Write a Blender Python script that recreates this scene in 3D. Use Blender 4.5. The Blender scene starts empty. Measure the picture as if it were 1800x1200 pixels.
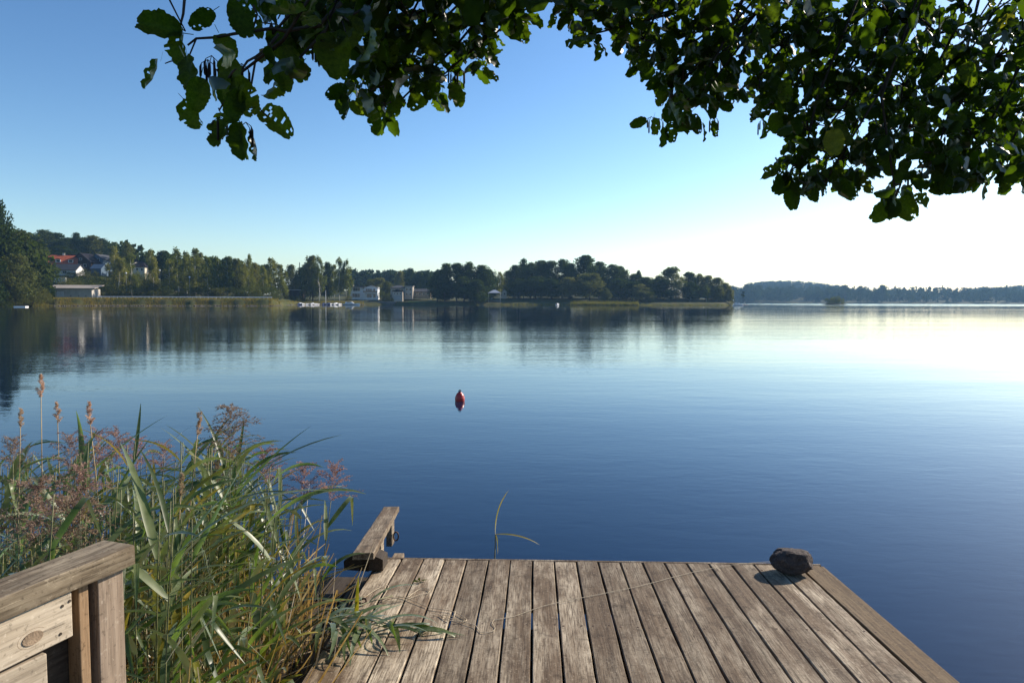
import bpy, math, random
import numpy as np
from mathutils import Vector, Matrix

R = math.radians
rng = np.random.default_rng(7)
random.seed(7)
scene = bpy.context.scene
COL = scene.collection

# ------------------------------------------------------------------ camera, sky, sun, exposure
F = 1200.0                      # focal length in pixels of the 1800 px wide photograph
CAMZ = 2.15
PITCH = math.atan(71.5 / F)
ROLL = 0.0028
SUN_AZ, SUN_EL = R(55), R(29)   # azimuth to the right of the view axis

fwd = Vector((0, math.cos(PITCH), -math.sin(PITCH)))
rt0 = Vector((1, 0, 0))
up0 = Vector((0, math.sin(PITCH), math.cos(PITCH)))
rt = rt0 * math.cos(ROLL) + up0 * math.sin(ROLL)
up = up0 * math.cos(ROLL) - rt0 * math.sin(ROLL)
CAM = Vector((0, 0, CAMZ))

cam_data = bpy.data.cameras.new('camera')
cam_data.sensor_width = 36.0
cam_data.lens = 24.0
cam_data.clip_start = 0.05
cam_data.clip_end = 20000
cam = bpy.data.objects.new('camera', cam_data)
COL.objects.link(cam)
cam.matrix_world = Matrix(((rt.x, up.x, -fwd.x, CAM.x), (rt.y, up.y, -fwd.y, CAM.y), (rt.z, up.z, -fwd.z, CAM.z), (0, 0, 0, 1)))
scene.camera = cam

world = bpy.data.worlds.new('World')
scene.world = world
world.use_nodes = True
wn = world.node_tree
for n in list(wn.nodes):
    wn.nodes.remove(n)
w_out = wn.nodes.new('ShaderNodeOutputWorld')
w_bg = wn.nodes.new('ShaderNodeBackground')
w_sky = wn.nodes.new('ShaderNodeTexSky')
w_sky.sky_type = 'NISHITA'
w_sky.sun_disc = False
w_sky.sun_elevation = SUN_EL
w_sky.sun_rotation = SUN_AZ
w_sky.altitude = 0
w_sky.air_density = 1.0
w_sky.dust_density = 0.36
w_sky.ozone_density = 1.7
w_bg.inputs['Strength'].default_value = 0.072
w_hs = wn.nodes.new('ShaderNodeHueSaturation')      # the photograph's own colour rendering is a little richer
w_hs.inputs['Saturation'].default_value = 1.11
w_gm = wn.nodes.new('ShaderNodeGamma')
w_gm.inputs[1].default_value = 1.28
wn.links.new(w_sky.outputs[0], w_gm.inputs[0])
wn.links.new(w_gm.outputs[0], w_hs.inputs['Color'])
wn.links.new(w_hs.outputs[0], w_bg.inputs['Color'])
wn.links.new(w_bg.outputs[0], w_out.inputs[0])

sun_data = bpy.data.lights.new('sun', 'SUN')
sun_data.energy = 5.0
sun_data.angle = R(0.53)
sun_data.color = (1.0, 0.89, 0.74)
sun = bpy.data.objects.new('sun', sun_data)
COL.objects.link(sun)
SUND = Vector((math.sin(SUN_AZ) * math.cos(SUN_EL), math.cos(SUN_AZ) * math.cos(SUN_EL), math.sin(SUN_EL)))
sun.rotation_euler = SUND.to_track_quat('Z', 'Y').to_euler()
sun.location = (20, 20, 30)

vs = scene.view_settings
vs.view_transform = 'Standard'
vs.look = 'None'
vs.gamma = 1.0
vs.use_curve_mapping = False
vs.exposure = 0.56
scene.cycles.use_denoising = True
scene.cycles.max_bounces = 8
scene.cycles.transparent_max_bounces = 8
scene.cycles.volume_bounces = 0
scene.cycles.caustics_reflective = False
scene.cycles.caustics_refractive = False

# ------------------------------------------------------------------ projection helpers
def raydir(px, py):
    return fwd + rt * ((px - 900) / F) + up * ((600 - py) / F)

def W(px, py, depth):
    return CAM + raydir(px, py) * depth

def project(p):
    q = Vector(p) - CAM
    d = q.dot(fwd)
    return 900 + F * q.dot(rt) / d, 600 - F * q.dot(up) / d, d

def top_z(px, py, d):
    r = raydir(px, py)
    return CAMZ + r.z / r.y * d

def gx(px, d):
    return (px - 900) / F * d

# ------------------------------------------------------------------ materials
def new_mat(name):
    m = bpy.data.materials.new(name)
    m.use_nodes = True
    nt = m.node_tree
    for n in list(nt.nodes):
        nt.nodes.remove(n)
    out = nt.nodes.new('ShaderNodeOutputMaterial')
    return m, nt, out

def N(nt, t, **kw):
    n = nt.nodes.new('ShaderNode' + t)
    for k, v in kw.items():
        if k.startswith('i_'):
            key = k[2:]
            n.inputs[int(key) if key.isdigit() else key.replace('_', ' ')].default_value = v
        else:
            setattr(n, k, v)
    return n

def ramp(nt, stops, src=None):
    r = nt.nodes.new('ShaderNodeValToRGB')
    el = r.color_ramp.elements
    while len(el) < len(stops):
        el.new(0.5)
    for e, (p, c) in zip(el, stops):
        e.position = p
        e.color = (c[0], c[1], c[2], 1) if not isinstance(c, (int, float)) else (c, c, c, 1)
    if src is not None:
        nt.links.new(src, r.inputs[0])
    return r

def mixc(nt, fac, a, b, mode='MIX'):
    m = nt.nodes.new('ShaderNodeMix')
    m.data_type = 'RGBA'
    m.blend_type = mode
    for i, v in ((0, fac), (6, a), (7, b)):
        if isinstance(v, (int, float)):
            m.inputs[i].default_value = v
        elif isinstance(v, tuple):
            m.inputs[i].default_value = (*v[:3], 1)
        else:
            nt.links.new(v, m.inputs[i])
    return m.outputs[2]

def mathn(nt, op, a, b=0.0):
    m = nt.nodes.new('ShaderNodeMath')
    m.operation = op
    for i, v in enumerate((a, b)):
        if isinstance(v, (int, float)):
            m.inputs[i].default_value = v
        else:
            nt.links.new(v, m.inputs[i])
    return m.outputs[0]

def coords(nt, scale=(1, 1, 1), rand=0.0, kind='Object'):
    tc = nt.nodes.new('ShaderNodeTexCoord')
    mp = nt.nodes.new('ShaderNodeMapping')
    mp.inputs['Scale'].default_value = scale
    src = tc.outputs[kind]
    if rand:
        oi = nt.nodes.new('ShaderNodeObjectInfo')
        ad = nt.nodes.new('ShaderNodeVectorMath')
        ad.operation = 'ADD'
        cx = nt.nodes.new('ShaderNodeCombineXYZ')
        mu = mathn(nt, 'MULTIPLY', oi.outputs['Random'], rand)
        for i in range(3):
            nt.links.new(mu, cx.inputs[i])
        nt.links.new(src, ad.inputs[0])
        nt.links.new(cx.outputs[0], ad.inputs[1])
        src = ad.outputs[0]
    nt.links.new(src, mp.inputs[0])
    return mp.outputs[0]

def noise(nt, vec, scale, detail=4, rough=0.55, dist=0.0):
    n = nt.nodes.new('ShaderNodeTexNoise')
    n.inputs['Scale'].default_value = scale
    n.inputs['Detail'].default_value = detail
    n.inputs['Roughness'].default_value = rough
    n.inputs['Distortion'].default_value = dist
    nt.links.new(vec, n.inputs['Vector'])
    return n.outputs['Fac']

def bump(nt, h, strength, distance, normal=None):
    b = nt.nodes.new('ShaderNodeBump')
    b.inputs['Strength'].default_value = strength
    b.inputs['Distance'].default_value = distance
    nt.links.new(h, b.inputs['Height'])
    if normal is not None:
        nt.links.new(normal, b.inputs['Normal'])
    return b.outputs[0]

def principled(nt, out, color, rough=0.7, spec=0.3, normal=None, **kw):
    p = nt.nodes.new('ShaderNodeBsdfPrincipled')
    if isinstance(color, tuple):
        p.inputs['Base Color'].default_value = (*color[:3], 1)
    else:
        nt.links.new(color, p.inputs['Base Color'])
    if isinstance(rough, (int, float)):
        p.inputs['Roughness'].default_value = rough
    else:
        nt.links.new(rough, p.inputs['Roughness'])
    p.inputs['Specular IOR Level'].default_value = spec
    for k, v in kw.items():
        p.inputs[k.replace('_', ' ')].default_value = v
    if normal is not None:
        nt.links.new(normal, p.inputs['Normal'])
    if out is not None:
        nt.links.new(p.outputs[0], out.inputs[0])
    return p

def plain(name, color, rough=0.7, spec=0.3, var=0.25, nscale=6.0, **kw):
    m, nt, out = new_mat(name)
    v = coords(nt, rand=30.0)
    n = noise(nt, v, nscale, 5)
    lo = tuple(c * (1 - var) for c in color)
    hi = tuple(min(1, c * (1 + var)) for c in color)
    c = ramp(nt, [(0.3, lo), (0.7, hi)], n).outputs[0]
    nb = bump(nt, noise(nt, v, nscale * 6, 3), 0.3, 0.01)
    principled(nt, out, c, rough, spec, nb, **kw)
    return m

def wood(name, dark, light, wear, wear_amt=0.5, axis='Y', knot=0.35, bumpd=0.0018, stain=0.5):
    """weathered board: grain runs along the object's local axis"""
    m, nt, out = new_mat(name)
    oi = nt.nodes.new('ShaderNodeObjectInfo')
    s = {'X': (1.3, 38, 38), 'Y': (38, 1.3, 38), 'Z': (38, 38, 1.3)}[axis]
    s2 = {'X': (1.6, 7, 7), 'Y': (7, 1.6, 7), 'Z': (7, 7, 1.6)}[axis]
    s3 = {'X': (8, 130, 130), 'Y': (130, 8, 130), 'Z': (130, 130, 8)}[axis]
    vg = coords(nt, s, 17.0)
    vm = coords(nt, s2, 23.0)
    vf = coords(nt, s3, 11.0)
    vo = coords(nt, (1, 1, 1), 31.0)
    g = noise(nt, vg, 1.0, 5, 0.6, 0.6)
    gf = noise(nt, vf, 1.0, 3, 0.6)
    patch = noise(nt, vm, 1.0, 6, 0.68, 0.3)
    blot = noise(nt, vo, 9.0, 6, 0.7)
    speck = noise(nt, vo, 70.0, 3, 0.7)
    base = ramp(nt, [(0.32, dark), (0.68, light)], g).outputs[0]
    wf = mathn(nt, 'MULTIPLY', ramp(nt, [(0.42, 0.0), (0.66, 1.0)], patch).outputs[0],
               mathn(nt, 'ADD', mathn(nt, 'MULTIPLY', oi.outputs['Random'], 0.7 * wear_amt), 0.65 * wear_amt))
    wf = mathn(nt, 'MULTIPLY', wf, ramp(nt, [(0.35, 0.35), (0.6, 1.0)], gf).outputs[0])
    c = mixc(nt, wf, base, wear)
    gr = mathn(nt, 'MULTIPLY', ramp(nt, [(0.36, 1.0), (0.50, 0.0)], gf).outputs[0], 0.45)
    c = mixc(nt, gr, c, tuple(x * 0.55 for x in dark))
    dk = mathn(nt, 'MULTIPLY', ramp(nt, [(0.30, 1.0), (0.47, 0.0)], blot).outputs[0], stain)
    c = mixc(nt, dk, c, tuple(x * 0.45 for x in dark))
    sp = mathn(nt, 'MULTIPLY', ramp(nt, [(0.60, 0.0), (0.70, 1.0)], speck).outputs[0], 0.4)
    c = mixc(nt, sp, c, tuple(min(1, x * 1.15) for x in wear))
    sp2 = mathn(nt, 'MULTIPLY', ramp(nt, [(0.32, 1.0), (0.41, 0.0)], speck).outputs[0], 0.6)
    c = mixc(nt, sp2, c, tuple(x * 0.4 for x in dark))
    sc_ = {'X': (0.5, 24, 24), 'Y': (24, 0.5, 24), 'Z': (24, 24, 0.5)}[axis]
    crk = noise(nt, coords(nt, sc_, 57.0), 1.0, 3, 0.5, 1.2)
    cf = mathn(nt, 'MULTIPLY', ramp(nt, [(0.487, 0.0), (0.499, 1.0), (0.501, 1.0), (0.513, 0.0)], crk).outputs[0],
               mathn(nt, 'MULTIPLY', ramp(nt, [(0.48, 0.0), (0.60, 1.0)], blot).outputs[0], 0.8))
    c = mixc(nt, cf, c, tuple(x * 0.3 for x in dark))
    # knots
    vk = nt.nodes.new('ShaderNodeTexVoronoi')
    vk.inputs['Scale'].default_value = 1.0
    sk = {'X': (2.2, 7, 7), 'Y': (7, 2.2, 7), 'Z': (7, 7, 2.2)}[axis]
    nt.links.new(coords(nt, sk, 41.0), vk.inputs['Vector'])
    kf = mathn(nt, 'MULTIPLY', ramp(nt, [(0.04, 1.0), (0.13, 0.0)], vk.outputs['Distance']).outputs[0], knot)
    c = mixc(nt, kf, c, tuple(x * 0.5 for x in dark))
    hv = nt.nodes.new('ShaderNodeHueSaturation')
    hv.inputs['Saturation'].default_value = 1.0
    nt.links.new(mathn(nt, 'ADD', mathn(nt, 'MULTIPLY', oi.outputs['Random'], 0.36), 0.82), hv.inputs['Value'])
    nt.links.new(c, hv.inputs['Color'])
    h = mathn(nt, 'ADD', mathn(nt, 'MULTIPLY', g, 0.7), mathn(nt, 'MULTIPLY', gf, 0.6))
    nb = bump(nt, h, 0.9, bumpd)
    principled(nt, out, hv.outputs[0], 0.82, 0.25, nb)
    return m

def foliage(name, c_lo, c_hi, trans, tfac=0.3, vary=0.35, hue=0.03, gloss=0.12, rough=0.5, nscale=0.9, detail=3):
    m, nt, out = new_mat(name)
    oi = nt.nodes.new('ShaderNodeObjectInfo')
    v = coords(nt, (1, 1, 1), 50.0)
    n = noise(nt, v, nscale, detail, 0.65)
    c = ramp(nt, [(0.33, c_lo), (0.67, c_hi)], n).outputs[0]
    hv = nt.nodes.new('ShaderNodeHueSaturation')
    nt.links.new(mathn(nt, 'ADD', mathn(nt, 'MULTIPLY', oi.outputs['Random'], 2 * vary), 1 - vary), hv.inputs['Value'])
    nt.links.new(mathn(nt, 'ADD', mathn(nt, 'MULTIPLY', oi.outputs['Random'], -2 * hue), 0.5 + hue), hv.inputs['Hue'])
    nt.links.new(c, hv.inputs['Color'])
    col = hv.outputs[0]
    d = N(nt, 'BsdfDiffuse')
    nt.links.new(col, d.inputs[0])
    t = N(nt, 'BsdfTranslucent')
    tc = mixc(nt, 1.0, col, tuple(trans), 'MULTIPLY')
    nt.links.new(tc, t.inputs[0])
    mx = N(nt, 'MixShader')
    mx.inputs[0].default_value = tfac
    nt.links.new(d.outputs[0], mx.inputs[1])
    nt.links.new(t.outputs[0], mx.inputs[2])
    if gloss > 0:
        g = N(nt, 'BsdfGlossy')
        g.inputs['Roughness'].default_value = rough
        g.inputs['Color'].default_value = (1, 1, 1, 1)
        fr = N(nt, 'Fresnel')
        fr.inputs[0].default_value = 1.4
        m2 = N(nt, 'MixShader')
        nt.links.new(mathn(nt, 'MULTIPLY', fr.outputs[0], gloss * 6), m2.inputs[0])
        nt.links.new(mx.outputs[0], m2.inputs[1])
        nt.links.new(g.outputs[0], m2.inputs[2])
        nt.links.new(m2.outputs[0], out.inputs[0])
    else:
        nt.links.new(mx.outputs[0], out.inputs[0])
    return m

M = {}
M['deck'] = wood('deck_wood', (0.085, 0.055, 0.033), (0.20, 0.142, 0.090), (0.52, 0.435, 0.315), 1.0, stain=0.75, bumpd=0.003)
M['deck_edge'] = wood('deck_edge_wood', (0.085, 0.052, 0.026), (0.175, 0.115, 0.058), (0.30, 0.23, 0.14), 0.3)
M['dark_wood'] = wood('dark_timber', (0.030, 0.022, 0.016), (0.070, 0.052, 0.038), (0.11, 0.09, 0.07), 0.3)  # one dark tone shared by landing, underdeck, piles and railing backing
M['rail_cap'] = wood('rail_cap_wood', (0.080, 0.058, 0.036), (0.17, 0.125, 0.080), (0.38, 0.32, 0.23), 0.55, axis='Y', stain=0.7)
M['rail_post'] = wood('rail_post_wood', (0.19, 0.138, 0.098), (0.31, 0.24, 0.18), (0.40, 0.34, 0.27), 0.3, axis='Z', stain=0.1, knot=0.0)
M['slat_wood'] = wood('slat_wood', (0.20, 0.125, 0.066), (0.29, 0.19, 0.11), (0.34, 0.25, 0.16), 0.25, axis='Z', stain=0.05, knot=0.0)
M['plank_pale'] = wood('pale_plank_wood', (0.34, 0.275, 0.20), (0.50, 0.42, 0.32), (0.58, 0.51, 0.41), 0.5, axis='Y', stain=0.05, knot=0.0)
M['knot'] = plain('knot_wood', (0.26, 0.19, 0.13), 0.8, 0.2, 0.4, 40)
M['iron'] = plain('rusty_iron', (0.09, 0.055, 0.04), 0.7, 0.4, 0.5, 40, Metallic=0.4)
M['twine'] = plain('twine_fibre', (0.58, 0.48, 0.34), 0.9, 0.1, 0.25, 60)
M['buoy'] = plain('buoy_red', (0.45, 0.035, 0.03), 0.35, 0.5, 0.15, 5)
M['white'] = plain('white_paint', (0.78, 0.77, 0.74), 0.6, 0.3, 0.06, 2)
M['boat_white'] = plain('boat_white', (0.80, 0.80, 0.80), 0.35, 0.5, 0.05, 2)
M['boat_blue'] = plain('boat_blue', (0.05, 0.07, 0.16), 0.4, 0.5, 0.2, 2)
M['boat_cover'] = plain('boat_cover', (0.45, 0.48, 0.55), 0.7, 0.3, 0.15, 2)
M['cream'] = plain('cream_render', (0.62, 0.55, 0.44), 0.85, 0.2, 0.08, 1)
M['villa_white'] = plain('villa_white', (0.74, 0.76, 0.78), 0.8, 0.2, 0.05, 1)
M['beige'] = plain('beige_render', (0.42, 0.37, 0.31), 0.85, 0.2, 0.1, 1)
M['tan_wall'] = plain('tan_wall', (0.34, 0.28, 0.20), 0.85, 0.2, 0.12, 1)
M['garage_wall'] = plain('garage_wall', (0.50, 0.46, 0.40), 0.85, 0.2, 0.14, 0.8)
M['garage_door'] = plain('garage_door', (0.62, 0.62, 0.62), 0.7, 0.3, 0.1, 1)
M['brown_wood'] = plain('brown_cladding', (0.05, 0.03, 0.022), 0.85, 0.2, 0.3, 1)
M['blue_wall'] = plain('blue_grey_wall', (0.10, 0.15, 0.21), 0.8, 0.2, 0.1, 1)
M['grey_roof'] = plain('grey_roof', (0.07, 0.073, 0.08), 0.9, 0.15, 0.15, 0.7)
M['pale_roof'] = plain('pale_felt_roof', (0.34, 0.30, 0.26), 0.85, 0.2, 0.15, 0.7)
M['dark_roof'] = plain('dark_roof', (0.018, 0.016, 0.02), 0.9, 0.1, 0.2, 0.7)
M['stone_wall'] = plain('stone_quay', (0.14, 0.13, 0.12), 0.9, 0.2, 0.4, 1.2)
M['galv'] = plain('galvanised_steel', (0.66, 0.67, 0.68), 0.55, 0.5, 0.06, 2, Metallic=0.0)
M['lamp_globe'] = plain('lamp_globe', (0.85, 0.85, 0.85), 0.3, 0.5, 0.02, 2)
M['pole'] = plain('grey_pole', (0.35, 0.35, 0.35), 0.6, 0.4, 0.1, 2)
M['navy'] = plain('navy_cloth', (0.03, 0.04, 0.09), 0.8, 0.2, 0.3, 2)

def _glass():
    m, nt, out = new_mat('window_glass')
    principled(nt, out, (0.012, 0.018, 0.025), 0.06, 0.6)
    return m
M['glass'] = _glass()

def _redroof():
    m, nt, out = new_mat('red_tile_roof')
    v = coords(nt, rand=9.0)
    n = noise(nt, v, 1.2, 5)
    c = ramp(nt, [(0.3, (0.30, 0.065, 0.03)), (0.7, (0.46, 0.12, 0.055))], n).outputs[0]
    wv = nt.nodes.new('ShaderNodeTexWave')
    wv.inputs['Scale'].default_value = 2.2
    nt.links.new(v, wv.inputs['Vector'])
    principled(nt, out, c, 0.8, 0.2, bump(nt, wv.outputs['Fac'], 0.6, 0.05))
    return m
M['red_roof'] = _redroof()

def _rock():
    m, nt, out = new_mat('dark_stone')
    v = coords(nt, rand=3.0)
    n = noise(nt, v, 22.0, 6, 0.7)
    f = noise(nt, v, 120.0, 3, 0.7)
    c = ramp(nt, [(0.3, (0.030, 0.022, 0.020)), (0.55, (0.075, 0.055, 0.048)), (0.75, (0.16, 0.115, 0.09))], n).outputs[0]
    c = mixc(nt, ramp(nt, [(0.60, 0.0), (0.72, 0.6)], f).outputs[0], c, (0.30, 0.24, 0.19))
    h = mathn(nt, 'ADD', n, mathn(nt, 'MULTIPLY', f, 0.35))
    principled(nt, out, c, 0.85, 0.3, bump(nt, h, 1.0, 0.012))
    return m
M['rock'] = _rock()

def _water():
    m, nt, out = new_mat('lake_water')
    v = coords(nt, kind='Object')
    vr = nt.nodes.new('ShaderNodeMapping')
    vr.inputs['Rotation'].default_value = (0, 0, R(12))
    vr.inputs['Scale'].default_value = (0.55, 1.25, 1.0)
    nt.links.new(v, vr.inputs[0])
    vv = vr.outputs[0]
    n1 = noise(nt, vv, 0.35, 2, 0.5, 0.2)
    n2 = noise(nt, vv, 1.5, 2, 0.5, 0.4)
    n3 = noise(nt, vv, 6.5, 2, 0.55, 0.5)
    n4 = noise(nt, vv, 0.07, 1, 0.5, 0.2)
    # calm and ruffled areas of the lake surface
    vp = nt.nodes.new('ShaderNodeMapping')
    vp.inputs['Scale'].default_value = (0.006, 0.03, 1.0)
    nt.links.new(v, vp.inputs[0])
    pt = noise(nt, vp.outputs[0], 1.0, 3, 0.55, 0.3)
    ruff = ramp(nt, [(0.42, 0.45), (0.62, 1.25)], pt).outputs[0]
    # breeze lane in the open bay to the right
    sp = nt.nodes.new('ShaderNodeSeparateXYZ')
    nt.links.new(v, sp.inputs[0])
    ymask = ramp(nt, [(0.0, 0.0), (0.30, 0.0), (0.36, 1.0), (0.62, 1.0), (0.72, 0.0)],
                 mathn(nt, 'DIVIDE', mathn(nt, 'SUBTRACT', sp.outputs[1], mathn(nt, 'MULTIPLY', sp.outputs[0], 0.15)), 1000.0)).outputs[0]
    xmask = ramp(nt, [(0.12, 0.0), (0.24, 1.0)], mathn(nt, 'DIVIDE', sp.outputs[0], 1000.0)).outputs[0]
    lane = mathn(nt, 'MULTIPLY', ymask, xmask)
    h = mathn(nt, 'ADD', mathn(nt, 'MULTIPLY', n1, 0.006), mathn(nt, 'MULTIPLY', n2, 0.0048))
    h = mathn(nt, 'ADD', h, mathn(nt, 'MULTIPLY', n3, 0.0030))
    h = mathn(nt, 'ADD', h, mathn(nt, 'MULTIPLY', n4, 0.014))
    vl = nt.nodes.new('ShaderNodeMapping')
    vl.inputs['Rotation'].default_value = (0, 0, R(-6))
    vl.inputs['Scale'].default_value = (0.035, 0.24, 1.0)
    nt.links.new(v, vl.inputs[0])
    h = mathn(nt, 'ADD', h, mathn(nt, 'MULTIPLY', noise(nt, vl.outputs[0], 1.0, 3, 0.5, 0.25), 0.021))
    h = mathn(nt, 'MULTIPLY', h, mathn(nt, 'ADD', ruff, mathn(nt, 'MULTIPLY', lane, 6.0)))
    nb = bump(nt, h, 1.0, 1.0)
    rough = mathn(nt, 'ADD', mathn(nt, 'MULTIPLY', lane, 0.10), 0.015)
    p = principled(nt, out, (0.003, 0.013, 0.040), rough, 0.5, nb)
    p.inputs['IOR'].default_value = 1.333
    return m
M['water'] = _water()

def _ground(name, cols, nscale=0.25):
    m, nt, out = new_mat(name)
    v = coords(nt)
    n = noise(nt, v, nscale, 6, 0.65)
    n2 = noise(nt, v, nscale * 9, 4, 0.6)
    f = mathn(nt, 'ADD', mathn(nt, 'MULTIPLY', n, 0.6), mathn(nt, 'MULTIPLY', n2, 0.4))
    c = ramp(nt, [(0.36 + 0.28 * i / (len(cols) - 1), cc) for i, cc in enumerate(cols)], f).outputs[0]
    principled(nt, out, c, 0.95, 0.1, bump(nt, n2, 0.8, 0.15))
    return m
M['terrain'] = _ground('terrain_grass', [(0.035, 0.045, 0.015), (0.07, 0.075, 0.025), (0.12, 0.095, 0.045)])
M['bank'] = _ground('near_bank', [(0.02, 0.018, 0.010), (0.045, 0.045, 0.018), (0.08, 0.065, 0.03)], 2.0)
M['shore_stone'] = plain('shore_stones', (0.17, 0.145, 0.12), 0.9, 0.2, 0.4, 0.8)

M['leaf_alder'] = foliage('alder_leaf', (0.018, 0.032, 0.007), (0.036, 0.056, 0.011), (4.4, 4.6, 0.6), 0.46, 0.45, 0.02, 0.018, 0.42, 14.0, 4)
M['leaf_alder_yellow'] = foliage('alder_leaf_yellow', (0.07, 0.085, 0.012), (0.12, 0.13, 0.02), (2.4, 2.4, 0.8), 0.45, 0.3, 0.03, 0.02, 0.4, 14.0, 4)
M['bark'] = plain('alder_bark', (0.045, 0.036, 0.030), 0.9, 0.2, 0.4, 30)
M['catkin'] = plain('alder_catkin', (0.03, 0.022, 0.016), 0.9, 0.2, 0.4, 60)
M['reed_leaf'] = foliage('reed_leaf', (0.085, 0.120, 0.045), (0.165, 0.200, 0.098), (1.7, 2.1, 0.5), 0.45, 0.35, 0.02, 0.13, 0.38, 18.0, 2)
M['reed_leaf_dry'] = foliage('reed_leaf_dry', (0.27, 0.18, 0.06), (0.48, 0.36, 0.17), (1.3, 1.1, 0.7), 0.35, 0.35, 0.02, 0.06, 0.5, 14.0, 3)
M['reed_leaf_yellow'] = foliage('reed_leaf_yellow', (0.14, 0.15, 0.022), (0.30, 0.24, 0.035), (1.4, 1.4, 0.6), 0.40, 0.25, 0.03, 0.08, 0.45, 9.0, 3)
M['reed_stem'] = plain('reed_stem', (0.15, 0.15, 0.06), 0.5, 0.4, 0.4, 8)
M['reed_stem_dry'] = plain('reed_stem_dry', (0.36, 0.26, 0.14), 0.6, 0.3, 0.35, 8)
M['plume'] = foliage('reed_plume', (0.20, 0.125, 0.105), (0.42, 0.30, 0.24), (1.2, 1.0, 0.9), 0.35, 0.25, 0.03, 0.0, 0.5, 30.0, 3)
M['plume_tan'] = foliage('reed_plume_tan', (0.40, 0.29, 0.20), (0.60, 0.48, 0.36), (1.2, 1.0, 0.8), 0.35, 0.25, 0.02, 0.0, 0.5, 30.0, 3)

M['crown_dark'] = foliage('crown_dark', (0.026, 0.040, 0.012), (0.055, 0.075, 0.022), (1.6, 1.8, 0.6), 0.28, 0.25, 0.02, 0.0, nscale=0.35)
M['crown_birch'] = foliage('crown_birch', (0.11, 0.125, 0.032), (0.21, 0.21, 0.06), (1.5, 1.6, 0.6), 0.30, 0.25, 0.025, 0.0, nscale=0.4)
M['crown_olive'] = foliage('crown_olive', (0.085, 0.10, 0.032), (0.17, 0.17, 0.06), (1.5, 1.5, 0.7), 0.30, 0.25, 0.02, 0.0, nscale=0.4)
M['crown_pine'] = foliage('crown_pine', (0.022, 0.036, 0.016), (0.044, 0.062, 0.028), (1.4, 1.6, 0.7), 0.2, 0.2, 0.02, 0.0, nscale=0.35)
M['shrub'] = foliage('shrub_leaves', (0.055, 0.072, 0.020), (0.125, 0.13, 0.042), (1.5, 1.6, 0.6), 0.3, 0.3, 0.03, 0.0, nscale=0.6)
M['shore_grass'] = foliage('shore_grass', (0.11, 0.115, 0.03), (0.23, 0.18, 0.06), (1.6, 1.6, 0.6), 0.45, 0.2, 0.02, 0.0, nscale=0.25)
M['shore_reed'] = foliage('shore_reed', (0.12, 0.13, 0.035), (0.22, 0.19, 0.06), (1.4, 1.4, 0.6), 0.35, 0.15, 0.02, 0.0, nscale=0.3)
M['lawn'] = plain('lawn', (0.14, 0.19, 0.05), 0.95, 0.1, 0.2, 0.4)
M['birch_bark'] = plain('birch_bark', (0.55, 0.52, 0.46), 0.8, 0.2, 0.45, 1.6)
M['tree_bark'] = plain('tree_bark', (0.07, 0.055, 0.042), 0.9, 0.1, 0.3, 2)

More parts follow.
